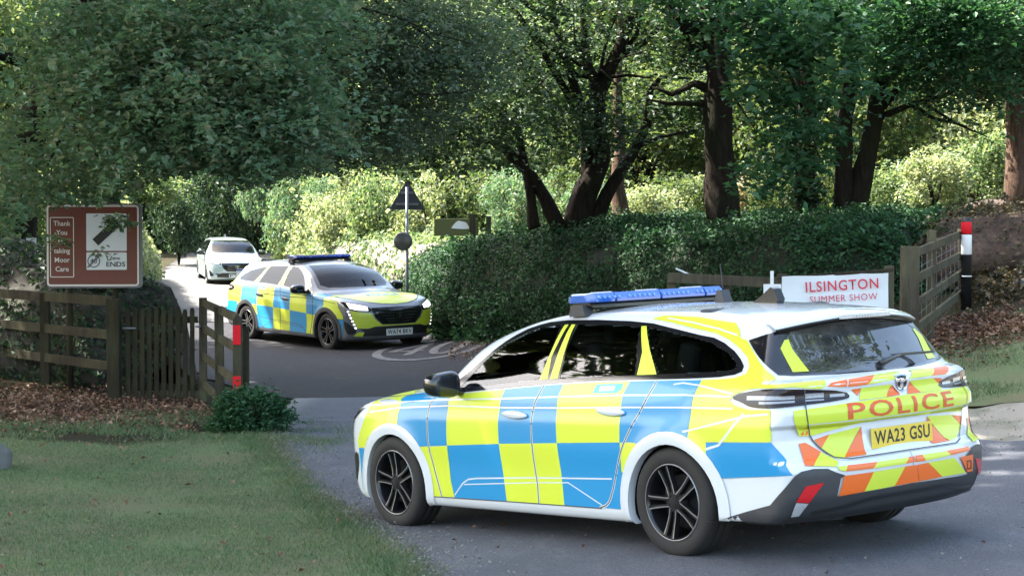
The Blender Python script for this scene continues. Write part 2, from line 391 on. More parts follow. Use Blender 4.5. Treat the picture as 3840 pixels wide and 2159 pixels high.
def clump_pts(blobs, n_cl, n_lf, r_cl, rng=RNG, flat=.45, shell=.55, spray=0.0):
    """blobs: [(centre, (rx,ry,rz), weight)]; leaf positions gathered in flattened sprays"""
    wts = np.array([b[2] for b in blobs], float); wts /= wts.sum()
    out = []
    for (c, r, _), wt in zip(blobs, wts):
        k = max(1, int(n_cl * wt)); u = rng.normal(size=(k, 3)); u /= np.linalg.norm(u, axis=1, keepdims=True)
        rad = rng.uniform(shell ** 3, 1.0, k) ** (1 / 3); P = np.array(c) + u * rad[:, None] * np.array(r)
        sz = r_cl * rng.uniform(.5, 1.4, k)
        q = rng.normal(size=(k, n_lf, 3)) * np.array([.6, .6, .6 * flat]) * sz[:, None, None]
        if spray:       # leaves strung along drooping twigs that point outwards
            d = u * np.array([1, 1, .25]) + rng.normal(size=(k, 3)) * .45; d[:, 2] -= .25; d /= np.linalg.norm(d, axis=1, keepdims=True)
            tt = rng.random((k, n_lf, 1)) ** .8; L_ = spray * rng.uniform(.5, 1.4, (k, 1, 1))
            q = q * (1 - .5 * tt) + d[:, None, :] * tt * L_; q[..., 2] -= (tt[..., 0] ** 2) * L_[..., 0] * .35
        q[..., 2] -= np.hypot(q[..., 0], q[..., 1]) * .35 * (0 if spray else 1)
        tilt = rng.normal(size=(k, 1, 2)) * .35; q[..., 2] += (q[..., :2] * tilt).sum(-1)
        out.append((P[:, None, :] + q).reshape(-1, 3))
    return np.concatenate(out)
def crown(name, blobs, n_cl, n_lf, r_cl, leaf, mat, parent=None, under=None, **kw):
    P = clump_pts(blobs, n_cl, n_lf, r_cl, **kw)
    if under:           # ragged underside of the crown: bearing -> height angle below which no twig hangs
        k = K0 * P[:, 1]; u = P[:, 0] / k + 1287.5; v = 619 - (P[:, 2] - CAMZ) / k
        lim = np.interp(u, [a for a, _ in under], [b for _, b in under])
        jag = np.array([noise.noise(Vector((a / 38, 3.0, b))) for a, b in zip(u, P[:, 1])]) * 34 + RNG.normal(0, 5, len(P)); P = P[v < lim + jag]
    V, F = leaves_np(P, leaf)
    return link(name, mesh_np(name, V, F, smooth=False), mat, parent)
L_OAK = leafmat('oak_leaves', (.095, .180, .110), (.130, .230, .145), (.21, .235, .165), .5)
L_COOL = leafmat('cool_leaves', (.095, .155, .112), (.135, .205, .145), (.19, .22, .165), .5)
L_MAPLE = leafmat('maple_leaves', (.020, .070, .034), (.038, .110, .052), (.065, .155, .070), .4)
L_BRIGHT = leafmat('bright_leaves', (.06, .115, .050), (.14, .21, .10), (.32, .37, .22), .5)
L_MID = leafmat('wood_leaves', (.040, .075, .028), (.085, .13, .050), (.16, .19, .085), .5)
L_DRY = leafmat('dry_leaves', (.11, .085, .045), (.20, .16, .085), (.30, .25, .15), .4)
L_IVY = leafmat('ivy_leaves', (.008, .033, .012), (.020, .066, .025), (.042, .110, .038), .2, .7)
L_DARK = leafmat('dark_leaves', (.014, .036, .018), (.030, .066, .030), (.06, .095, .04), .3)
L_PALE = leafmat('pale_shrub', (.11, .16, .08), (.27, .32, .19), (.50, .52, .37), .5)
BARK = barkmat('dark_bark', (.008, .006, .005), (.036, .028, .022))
BARK2 = barkmat('red_bark', (.05, .030, .022), (.16, .105, .08))

def tree(name, label, base, stems, crown_args=None, bark=BARK, group=None, twigs=None, cat='tree'):
    """stems: list of (points, radii); every tree is trunk (one mesh) and crown"""
    root = tag(empty(name, base), label, cat, group); inv = Matrix.Translation(-Vector(base))
    mb = MB()
    for k, (pts, rs) in enumerate(stems):
        P = [Vector(p) for p in pts]
        # finer, slightly wandering path
        Q, R_ = [], []
        for i in range(len(P) - 1):
            for s in range(4):
                f_ = s / 4; p = P[i].lerp(P[i + 1], f_); nn = noise.noise_vector(p * 1.3 + Vector((k, k, k))) * min(rs[i], .12) * (0.7 if not (i == 0 and s == 0) else 0)
                Q.append(p + nn); R_.append(rs[i] + (rs[min(i + 1, len(rs) - 1)] - rs[i]) * f_)
        Q.append(P[-1]); R_.append(rs[-1])
        mb.tube(Q, R_, 10 if rs[0] > .06 else 5, wob=.30 if rs[0] > .06 else 0, seed=k * 3.1)
    o = mb.build('trunk', bark, root); o.matrix_parent_inverse = inv
    if crown_args:
        for ca in crown_args:
            nm, blobs, ncl, nlf, rcl, leaf, mt = ca[:7]; kw = ca[7] if len(ca) > 7 else {}
            c = crown(nm, blobs, ncl, nlf, rcl, leaf, mt, root, **kw); c.matrix_parent_inverse = inv
    return root
def B(u, v, Y, ru, rv, ry, wt=1.0):
    """ellipsoid of foliage: bearing, depth, half sizes in the photograph's pixels at that depth and metres in depth"""
    p = at(u, v, Y); k = K0 * Y
    return (tuple(p), (ru * k, ry, rv * k), wt)
def S(Y, pts, rs):
    return ([at(u, v, Y if len(q) == 0 else q[0]) for u, v, *q in pts], rs)
def branches(mid, ends, r0, r1=.01, sag=.0, seed=1):
    rr = random.Random(seed); out = []
    for e in ends:
        a, b_ = Vector(mid), Vector(e); m = a.lerp(b_, .5) + Vector((rr.uniform(-.3, .3), rr.uniform(-.3, .3), rr.uniform(-.1, .35) - sag))
        out.append(([a, a.lerp(m, .55) + Vector((0, 0, .05)), m, m.lerp(b_, .6), b_], [r0, r0 * .8, r0 * .55, r0 * .35, r1]))
    return out

# --- the oak on the left whose boughs hang over the sign
ob = on(-5.5, 25)
mid = at(255, 140, 24.5)
oak_st = [S(25, [(262, 960), (262, 700), (250, 480), (240, 300), (262, 120), (280, -120), (300, -420)], [.36, .30, .26, .24, .21, .18, .1]),
          S(25, [(245, 300), (150, 190, 24), (40, 150, 23), (-80, 120, 22)], [.13, .10, .07, .05])]
oak_st += branches(mid, [at(620, 230, 20.5), at(480, 330, 20), at(780, 250, 20.5), at(560, 60, 20), at(200, 380, 20), at(700, 60, 21), at(330, 200, 19.5), at(120, 420, 20.5), at(560, 430, 20.5), at(850, 80, 21)], .07, .008, seed=4)
oak_blobs = [B(480, 100, 20.5, 240, 110, 1.0, 1.6), B(560, 210, 20.2, 210, 100, .9, 1.5), B(620, 330, 20.2, 140, 70, .7, .7), B(480, 330, 20, 180, 75, .8, 1.1), B(380, 230, 20, 150, 90, .8, 1.0),
             B(600, 430, 20.4, 90, 55, .5, .40), B(720, 240, 20.5, 80, 100, .6, .55), B(230, 100, 21, 150, 110, 1.0, .7), B(90, 300, 22, 130, 130, 1, .55), B(30, 480, 20.5, 60, 110, .6, .35),
             B(190, 450, 21.4, 120, 50, .5, .42), B(10, 590, 20, 34, 50, .4, .12), B(600, 0, 21, 260, 90, 1.2, 1.1), B(210, 508, 22.0, 100, 12, .25, .07), B(296, 560, 22.2, 26, 20, .12, .018), B(140, 605, 22.3, 40, 8, .12, .010)]
up_blobs = [((-6.5, 23.5, 8.6), (4.2, 3.6, 2.4), 1)]
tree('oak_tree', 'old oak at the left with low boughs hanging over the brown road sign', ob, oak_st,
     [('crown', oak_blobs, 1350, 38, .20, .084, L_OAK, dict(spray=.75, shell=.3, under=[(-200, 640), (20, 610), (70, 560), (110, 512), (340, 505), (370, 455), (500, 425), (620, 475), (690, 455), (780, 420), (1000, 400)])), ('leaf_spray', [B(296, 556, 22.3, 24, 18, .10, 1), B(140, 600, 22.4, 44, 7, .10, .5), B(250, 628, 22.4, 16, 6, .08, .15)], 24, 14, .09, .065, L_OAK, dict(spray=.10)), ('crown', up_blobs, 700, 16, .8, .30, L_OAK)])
# --- the cooler, finer-leaved tree behind it reaching right over the lane
tb = on(-7.6, 28.5)
mid2 = at(330, -250, 27)
st = [([tb, tb + Vector((.1, 0, 3)), mid2, mid2 + Vector((1, 0, 3.5))], [.3, .26, .2, .1])]
st += branches(mid2, [at(1150, 150, 25), at(1240, 200, 25), at(1000, 280, 25), at(900, 380, 25.5), at(1100, 60, 25), at(800, 120, 25), at(960, 180, 24.5)], .10, .008, seed=9, sag=-.6)
for k_, q_ in enumerate([[(760, -20), (900, 60), (1010, 110), (1120, 140)], [(900, 20), (1010, 50), (1100, 90), (1180, 110)], [(640, 40), (740, 90), (830, 150), (900, 170)], [(700, 150), (790, 190), (850, 250), (930, 300)], [(980, 230), (1080, 240), (1160, 235), (1240, 215)]]): st.append(S(24.2, q_, [.016, .012, .009, .004]))
blobs = [B(900, 60, 25.5, 260, 100, 1.1, 1.6), B(1080, 110, 25.5, 150, 75, .9, 1.0), B(900, 210, 25.5, 180, 90, 1.0, 1.3), B(860, 330, 25.8, 130, 80, .9, .8), B(1180, 190, 25.3, 70, 28, .5, .22), B(720, 420, 26, 130, 80, .8, .6),
         B(980, 300, 25.4, 90, 60, .6, .4), B(1000, -60, 26, 280, 80, 1.4, 1.0), B(700, 200, 26.5, 150, 150, 1, .8)]
tree('beech_tree', 'grey-green beech reaching over the lane between the oak and the many-stemmed tree', tb, st,
     [('crown', blobs, 1500, 40, .22, .066, L_COOL, dict(spray=.9, flat=.3, shell=.3, under=[(400, 400), (600, 440), (760, 445), (900, 425), (1000, 420), (1090, 375), (1190, 270), (1290, 215)]))])
# --- many-stemmed tree on the bank, centre
Y0 = 29.5
c_st = [S(Y0, [(1345, 575), (1335, 500), (1318, 400), (1308, 330), (1285, 300), (1240, 270)], [.10, .08, .07, .05, .03, .02]),
        S(Y0, [(1410, 575), (1375, 505), (1335, 445), (1282, 402), (1245, 360)], [.13, .105, .085, .055, .02]),
        S(Y0, [(1450, 580), (1478, 480), (1512, 400), (1500, 340), (1505, 250), (1545, 150), (1600, 30), (1640, -140)], [.24, .19, .165, .15, .13, .10, .08, .05]),
        S(Y0, [(1490, 575), (1545, 470), (1585, 400), (1628, 315), (1636, 230), (1660, 195), (1740, 200)], [.13, .10, .085, .07, .05, .035, .015]),
        S(Y0, [(1480, 500), (1470, 400), (1465, 300), (1430, 180), (1395, 60), (1370, -80)], [.10, .09, .08, .07, .055, .04]),
        S(Y0, [(1508, 260), (1475, 150), (1465, 40), (1480, -90)], [.09, .07, .05, .04]), S(Y0, [(1500, 330), (1440, 260), (1360, 120), (1280, 10)], [.08, .06, .05, .03]),
        S(Y0, [(1545, 150), (1620, 110), (1690, 40), (1720, -60)], [.06, .05, .04, .03]), S(Y0, [(1520, 200), (1600, 90), (1630, -30)], [.05, .04, .03]), S(Y0, [(1395, 60), (1330, 20), (1270, -30)], [.05, .04, .03]),
        S(Y0, [(1600, 370), (1660, 345), (1730, 330), (1790, 325)], [.05, .03, .02, .01]), S(Y0, [(1320, 420), (1270, 370), (1200, 350), (1110, 352)], [.05, .04, .02, .01])]
c_st += branches(at(1505, 200, Y0), [at(1300, 60, 28), at(1380, 150, 28.5), at(1650, 120, 28.5), at(1440, 40, 29), at(1700, 260, 28.5), at(1590, 250, 28.6), at(1560, 20, 29), at(1330, 240, 28)], .035, .006, seed=3)
c_bl = [B(1300, 40, 29, 120, 110, 1.1, .75), B(1480, 60, 29.6, 190, 110, 1.3, .55), B(1500, -60, 29, 330, 70, 1.5, 1.5), B(1350, 150, 28.8, 100, 70, .8, .4), B(1620, 90, 30, 90, 60, .8, .2), B(1560, 230, 30, 80, 60, .8, .12), B(1360, 280, 28.6, 170, 38, .7, .75), B(1180, 300, 28.4, 120, 60, .6, .5), B(1520, 330, 28.5, 60, 30, .5, .2), B(1090, 350, 28.5, 110, 35, .5, .3)]
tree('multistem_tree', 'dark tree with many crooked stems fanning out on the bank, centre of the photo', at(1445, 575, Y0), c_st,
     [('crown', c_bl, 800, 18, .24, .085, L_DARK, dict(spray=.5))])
tree('thin_tree', 'reddish slim trunk just right of the many-stemmed tree on the bank', at(1562, 575, 31.5),
     [S(31.5, [(1562, 580), (1552, 470), (1562, 380), (1548, 290), (1556, 180), (1560, -60)], [.17, .12, .10, .08, .065, .05])],
     [('crown', [B(1560, -120, 31.5, 150, 60, 1, 1)], 150, 16, .3, .1, L_DARK)], bark=BARK2)
# --- big straight trunk
Y1 = 26.5
st = [S(Y1, [(1826, 590), (1822, 540), (1814, 440), (1806, 330), (1800, 200), (1792, 80), (1784, -80), (1780, -260)], [.285, .25, .225, .20, .185, .17, .15, .12]),
      S(Y1, [(1800, 235), (1745, 215), (1690, 240), (1640, 222)], [.07, .05, .035, .015]), S(Y1, [(1800, 260), (1740, 262), (1680, 262), (1620, 250)], [.06, .045, .03, .01]),
      S(Y1, [(1785, 60), (1720, 70), (1680, 0), (1640, -90)], [.10, .09, .08, .06]), S(Y1, [(1800, 170), (1740, 120), (1700, 60)], [.06, .05, .03])]
st += branches(at(1800, 60, 26.2), [at(1900, 130, 23.5), at(2010, 60, 23.5), at(2100, 180, 23.3), at(2010, 290, 23.2), at(1900, 330, 23.6), at(2060, 400, 23.2)], .05, .006, seed=12)
bl = [B(2010, 50, 23.8, 150, 36, .8, .60), B(1895, 120, 23.8, 80, 34, .6, .30), B(2090, 120, 23.6, 80, 26, .6, .22), B(1950, 235, 24, 90, 30, .6, .28), B(2030, 330, 23.6, 90, 26, .5, .22), B(1970, 430, 23.8, 95, 26, .5, .24), B(2120, 215, 23.4, 55, 18, .5, .12), B(1870, 20, 24, 60, 40, .7, .25),
      B(1720, 120, 27, 60, 60, .8, .16), B(1720, 270, 27.4, 90, 30, .8, .16), B(1710, 20, 27, 50, 50, .8, .12), B(1900, -60, 25, 420, 60, 1.4, 1.2)]
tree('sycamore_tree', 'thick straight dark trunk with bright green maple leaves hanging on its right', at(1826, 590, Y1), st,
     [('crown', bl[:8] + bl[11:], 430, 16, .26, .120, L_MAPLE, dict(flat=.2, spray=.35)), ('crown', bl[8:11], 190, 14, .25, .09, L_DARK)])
# --- trunks on the right of the bank
Y2 = 27.5
tree('ivy_clad_tree', 'upright trunk wrapped in ivy behind the hanging maple leaves', at(2035, 545, Y2),
     [S(Y2, [(2030, 560), (2028, 420), (2024, 250), (2030, 90), (2034, -120)], [.17, .15, .135, .12, .10]), S(Y2, [(2030, 250), (1985, 150), (1960, 20)], [.07, .05, .03])],
     [('crown', [B(2028, 490, Y2, 30, 60, .24, .6), B(2026, 360, Y2, 22, 60, .19, .3), B(2060, -30, 27.5, 190, 50, 1, .9)], 380, 16, .14, .07, L_DARK)])
tree('forked_tree', 'pair of trunks leaning apart from one base with bare branches reaching right', at(2145, 520, Y2),
     [S(Y2, [(2118, 540), (2116, 420), (2126, 300), (2140, 190), (2152, 60), (2160, -120)], [.15, .13, .12, .115, .10, .08]),
      S(Y2, [(2160, 540), (2176, 400), (2200, 270), (2222, 180), (2245, 60), (2265, -80)], [.17, .14, .125, .11, .09, .07]),
      S(Y2, [(2200, 300), (2290, 262), (2370, 245), (2440, 205), (2520, 150)], [.06, .045, .035, .025, .012]), S(Y2, [(2205, 280), (2270, 215), (2330, 180), (2400, 90)], [.07, .06, .04, .02]),
      S(Y2, [(2290, 262), (2350, 300), (2430, 320)], [.05, .03, .01]), S(Y2, [(2330, 250), (2390, 180), (2440, 130)], [.04, .03, .01]), S(Y2, [(2320, 262), (2400, 310), (2480, 345)], [.03, .02, .01])],
     [('crown', [B(2200, 20, 26.5, 230, 60, 1.2, 1.0), B(2380, 80, 26.5, 170, 80, 1.0, .8), B(2430, 215, 26.5, 110, 26, .6, .18), B(2310, 160, 26.3, 110, 34, .7, .22), B(2500, 20, 26, 120, 90, 1, .6), B(2230, 110, 26, 90, 30, .7, .18)], 720, 18, .30, .10, L_MAPLE, dict(flat=.25, spray=.4))])
tree('edge_tree', 'reddish trunk at the right edge of the photo above the bank', at(2560, 500, 29),
     [S(29, [(2562, 520), (2562, 400), (2560, 270), (2570, 120), (2590, -100)], [.21, .19, .18, .16, .12]), S(29, [(2560, 290), (2480, 180), (2400, 120)], [.06, .04, .02])],
     [('crown', [B(2480, 150, 28, 140, 90, 1.2, 1), B(2560, 40, 28, 120, 110, 1.2, 1)], 480, 16, .3, .1, L_DARK)], bark=BARK2)

# --- tall trees left of the picture, whose crowns shade the road
def leaf_quads(P, s): return leaves_np(P, s, up=.8)
def shade_tree(lab, base, cc, rr, ncl=470, leaf=.42):
    b_ = on(*base); t_ = Vector((base[0] + (cc[0] - base[0]) * .4, base[1] + (cc[1] - base[1]) * .4, cc[2] - rr[2]))
    st = [([b_, b_.lerp(t_, .5) + Vector((.1, .1, 0)), t_, Vector(cc)], [.45, .38, .3, .12])]
    st += branches(t_, [(cc[0] + rr[0] * .7 * math.cos(a), cc[1] + rr[1] * .7 * math.sin(a), cc[2]) for a in np.linspace(0, 5.6, 7)], .12, .02, seed=int(base[1]))
    tree('tall_tree', lab, b_, st, [('crown', [(cc, rr, 1)], ncl, 22, .95, leaf, L_MID, dict(flat=.35, shell=.2))], group='tall trees outside the left edge shading the road')
SHL = iter(['tall tree outside the left edge, level with the lawn', 'tall tree outside the left edge, level with the picket gate', 'tall tree outside the left edge, level with the far police car', 'smaller tree outside the left edge, nearest the camera', 'tallest tree outside the left edge, set back from the road'])
shade_tree(next(SHL), (-12, 12.5), (-9.2, 12.8, 12.2), (6.8, 5.2, 2.6))
shade_tree(next(SHL), (-11.5, 22), (-8.4, 22.6, 12.4), (7.4, 5.6, 2.6), 600)
shade_tree(next(SHL), (-14.5, 31), (-12.0, 31.2, 11.8), (5.4, 3.6, 2.6), 360)
shade_tree(next(SHL), (-9.8, 6.5), (-6.6, 8.2, 12.0), (4.4, 3.4, 2.2), 270)
shade_tree('tall tree outside the right edge, level with the near police car', (14.5, 12), (11.5, 11.5, 11.0), (3.4, 3.4, 2.4), 150, .3)
shade_tree(next(SHL), (-17, 20), (-15.5, 20, 14.5), (5.5, 8, 2.8), 420)

# ------------------------------------------------------------------ hedges and banks
def bank(name, label, cat, path, tops, back, core_mat, leaf_mat, leaf, dens, bulge=.15, top_back=1.0, behind_rise=.15, group=None, extra=None, seed=0):
    """a planted bank along a ground path; leaves grow out of its front and crest"""
    root = tag(empty(name, on(*path[0])), label, cat, group); inv = Matrix.Translation(-root.location)
    P = [np.array(p, float) for p in path]; out = []; H = []
    for i in range(len(P) - 1):
        L = max(2, int(np.hypot(*(P[i + 1] - P[i])) / .25))
        for k in range(L): out.append(P[i] + (P[i + 1] - P[i]) * k / L); H.append(tops[i] + (tops[i + 1] - tops[i]) * k / L)
    out.append(P[-1]); H.append(tops[-1]); out = np.array(out); H = np.array(H)
    ker = np.ones(9) / 9; pad = np.pad(out, ((4, 4), (0, 0)), 'edge'); out = np.c_[np.convolve(pad[:, 0], ker, 'valid'), np.convolve(pad[:, 1], ker, 'valid')]
    T_ = np.gradient(out, axis=0); T_ /= np.linalg.norm(T_, axis=1, keepdims=True); N_ = np.c_[-T_[:, 1], T_[:, 0]]   # towards the back
    G = gz(out[:, 0], out[:, 1]); prof = [(-.02, -.05), (-bulge, .18), (-bulge * .8, .5), (-.02, .8), (.22, .97), (.6, 1.0)]
    V = []; n = len(out); cols = []
    for a, f_ in prof:
        j = np.array([noise.noise(Vector((x * 1.1, y * 1.1, f_ * 2.0 + seed))) for x, y in out]) * .22
        X = out + N_ * (a + j)[:, None]; Z = G + (H - G) * f_ + (j * .4 if f_ > .9 else 0); cols.append(np.c_[X, Z])
    for a in np.linspace(1.2, back, 6) if back > 1.2 else [back]:
        j = np.array([noise.noise(Vector((x * .8, y * .8, a + seed))) for x, y in out]) * .15
        X = out + N_ * a; cols.append(np.c_[X, H + behind_rise * (a - .6) / max(back, 1) + j])
    j = out + N_ * (back + .3); cols.append(np.c_[j, G - .3])
    mid_ = [out[e_] + N_[e_] * min(back * .4, 1.2) + T_[e_] * sg_ * .55 for e_, sg_ in ((0, -1), (-1, 1))]
    cols = [np.concatenate([[[*(mid_[0] * .75 + c_[0, :2] * .25), G[0] - .1 + (c_[0, 2] - G[0]) * .55]], c_, [[*(mid_[1] * .75 + c_[-1, :2] * .25), G[-1] - .1 + (c_[-1, 2] - G[-1]) * .55]]]) for c_ in cols]; n += 2
    m_ = len(cols); V = np.concatenate(cols); idx = np.arange(m_ * n).reshape(m_, n)
    F = np.c_[idx[:-1, :-1].ravel(), idx[:-1, 1:].ravel(), idx[1:, 1:].ravel(), idx[1:, :-1].ravel()]
    o = link('bank', mesh_np('bank', V, F), core_mat, root); o.matrix_parent_inverse = inv
    # leaves: sample quads by area over the front, the crest and top_back metres behind it
    nrow = 5 + (1 + int(top_back / max((back - 1.2) / 5, .3)) if top_back > .6 else 0); nrow = min(nrow, m_ - 2)
    A_ = V[idx[:nrow, :-1].ravel()]; B_ = V[idx[:nrow, 1:].ravel()]; C_ = V[idx[1:nrow + 1, :-1].ravel()]
    nn = np.cross(B_ - A_, C_ - A_); ar = np.linalg.norm(nn, axis=1); nn /= ar[:, None] + 1e-9
    k = RNG.choice(len(ar), int(ar.sum() * dens), p=ar / ar.sum()); u, v = RNG.random(len(k)), RNG.random(len(k))
    Pp = A_[k] + (B_ - A_)[k] * u[:, None] + (C_ - A_)[k] * v[:, None]
    clus = np.array([noise.noise(Vector(p) * 2.2) for p in Pp[::1]])
    keep = RNG.random(len(Pp)) < .82 + clus * 1.0
    Pp, N3 = Pp[keep], nn[k][keep]
    Pp = Pp + N3 * (RNG.random(len(Pp)) ** 2 * .17 + .01)[:, None] * (1 + 1.0 * np.maximum(clus[keep], 0))[:, None]
    V2, F2 = leaves_np(Pp, leaf, up=.62, N=N3)
    o2 = link('foliage', mesh_np('foliage', V2, F2, smooth=False), leaf_mat, root); o2.matrix_parent_inverse = inv
    if extra: extra(root, inv)
    return root
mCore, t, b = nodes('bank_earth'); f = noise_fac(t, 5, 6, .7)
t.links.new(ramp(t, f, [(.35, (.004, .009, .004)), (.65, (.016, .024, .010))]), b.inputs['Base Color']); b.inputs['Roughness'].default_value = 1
mStone, t, b = nodes('stone_wall'); v = t.nodes.new('ShaderNodeTexVoronoi'); tcn = t.nodes.new('ShaderNodeTexCoord'); t.links.new(tcn.outputs['Object'], v.inputs['Vector']); v.inputs['Scale'].default_value = 4
f = noise_fac(t, 9, 6, .7); cc_ = mix(t, f, (.05, .045, .042), (.26, .23, .21)); cc_ = mix(t, ramp(t, v.outputs['Distance'], [(.0, (0, 0, 0)), (.35, (1, 1, 1))]), cc_, (.05, .045, .035)) if False else mix(t, v.outputs['Color'], cc_, mix(t, f, (.06, .05, .045), (.28, .24, .21)))
t.links.new(cc_, b.inputs['Base Color']); b.inputs['Roughness'].default_value = .95; bump(t, b, v.outputs['Distance'], .8, .06)
mDStone, t, b = nodes('dark_stone'); f = noise_fac(t, 6, 6, .7); t.links.new(ramp(t, f, [(.4, (.012, .012, .009)), (.62, (.05, .045, .035)), (.72, (.20, .18, .17))]), b.inputs['Base Color']); b.inputs['Roughness'].default_value = .95
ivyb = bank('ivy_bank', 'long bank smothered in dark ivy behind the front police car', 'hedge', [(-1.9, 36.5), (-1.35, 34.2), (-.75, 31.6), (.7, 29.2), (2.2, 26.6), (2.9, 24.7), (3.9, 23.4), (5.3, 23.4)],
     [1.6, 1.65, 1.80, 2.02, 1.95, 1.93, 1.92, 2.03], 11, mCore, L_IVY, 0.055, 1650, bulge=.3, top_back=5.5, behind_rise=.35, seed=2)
SCRUB = leafmat('scrub_leaves', (.035, .024, .015), (.060, .060, .028), (.15, .105, .065), .3)
mEarth, t, b = nodes('red_earth'); f = noise_fac(t, 7, 7, .75); t.links.new(ramp(t, f, [(.35, (.030, .018, .012)), (.62, (.105, .066, .046)), (.75, (.19, .15, .12))]), b.inputs['Base Color']); b.inputs['Roughness'].default_value = 1; bump(t, b, f, 1, .08)
bank('earth_bank', 'rough bank of bare brown earth and scrub behind the bollard', 'bank', [(5.0, 23.25), (6.2, 22.9), (8.5, 22.6), (12, 23)], [2.05, 2.15, 2.3, 2.5], 8, mEarth, SCRUB, .065, 240, bulge=.5, top_back=3, behind_rise=.35, seed=21)
bank('rough_bank', 'dark overgrown stone-faced bank behind the left wooden fence', 'hedge', [(-12, 27.2), (-8.0, 26.0), (-6.6, 24.9), (-5.5, 24.0), (-4.95, 23.8)], [2.0, 1.8, 1.4, 1.05, .55], 1.6, mDStone, L_DARK, .075, 480, bulge=.25, seed=5)
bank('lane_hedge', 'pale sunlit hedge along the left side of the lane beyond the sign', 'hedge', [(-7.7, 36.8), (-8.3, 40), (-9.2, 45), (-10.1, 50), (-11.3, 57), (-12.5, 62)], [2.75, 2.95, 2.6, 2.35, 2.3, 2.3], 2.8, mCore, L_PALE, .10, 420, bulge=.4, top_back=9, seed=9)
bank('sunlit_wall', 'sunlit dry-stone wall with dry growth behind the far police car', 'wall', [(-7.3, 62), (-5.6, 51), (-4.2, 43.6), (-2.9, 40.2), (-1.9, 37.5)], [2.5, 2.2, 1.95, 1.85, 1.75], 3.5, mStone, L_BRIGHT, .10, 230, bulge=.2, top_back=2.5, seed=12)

# ------------------------------------------------------------------ shrubs (sunlit, between bank and wood) and the wood behind
def crown_mesh(name, seed, r, ncl, nlf, rcl, leaf, flat=.5, shell=.45, lobes=6):
    rg = np.random.default_rng(seed); bl = [((0, 0, r[2] * 1.0), r, 1.4)]
    for i in range(lobes):
        a = rg.uniform(0, 2 * PI); q = rg.uniform(.35, .8); z = rg.uniform(.3, 1.75)
        bl.append(((r[0] * q * math.cos(a), r[1] * q * math.sin(a), r[2] * z), tuple(x * rg.uniform(.3, .6) for x in r), rg.uniform(.2, .5)))
    P = clump_pts(bl, ncl, nlf, rcl, rng=rg, flat=flat, shell=shell); P = P[P[:, 2] > .02]
    V, F = leaves_np(P, leaf, up=.6, rng=rg); return mesh_np(name, V, F, smooth=False)
def stem_mesh(seed, h, r, n=5, spread=.5):
    rr = random.Random(seed); mb = MB()
    for i in range(n):
        a = rr.uniform(0, 2 * PI); e = Vector((math.cos(a) * spread, math.sin(a) * spread, h * rr.uniform(.7, 1)))
        mb.tube([(0, 0, -.2), e * .35 + Vector((0, 0, h * .1)), e], [r, r * .7, r * .2], 6)
    return mb.me('stems')
def add_plants(name, cat, items, crowns, stems, mats, group):
    protos = {}
    for k, (x, y, z, s, sz, ci, mi, lab) in enumerate(items):
        root = empty(name, (x, y, z if z is not None else gzf(x, y) - .05), (0, 0, (k * 2.39996) % (2 * PI))); root.scale = (s, s, sz)
        tag(root, lab, cat, group)
        c = bpy.data.objects.new('crown', crowns[ci]); COL.objects.link(c); c.parent = root
        if not crowns[ci].materials: crowns[ci].materials.append(mats[0])
        c.material_slots[0].link = 'OBJECT'; c.material_slots[0].material = mats[mi]
        if stems:
            s_ = bpy.data.objects.new('trunk', stems[ci % len(stems)]); COL.objects.link(s_); s_.parent = root
            if not s_.data.materials: s_.data.materials.append(BARK)
shrub_me = [crown_mesh('shrub_crown', 21 + i, (1.0, 1.0, .75), 170, 26, .22, .10, lobes=7) for i in range(3)]
shrub_st = [stem_mesh(i, 1.2, .035, 7) for i in range(2)]
def sh(u, v, Y, wpx, hpx, ci, mi, lab):
    p = at(u, v, Y); k = K0 * Y; return (p.x, Y, p.z, wpx * k, hpx * k / 1.5, ci, mi, lab)
SM = [L_BRIGHT, L_PALE, L_MID, L_DRY, L_OAK, L_DARK]
LIT = 'bright sunlit shrub in the wood behind the ivy bank'
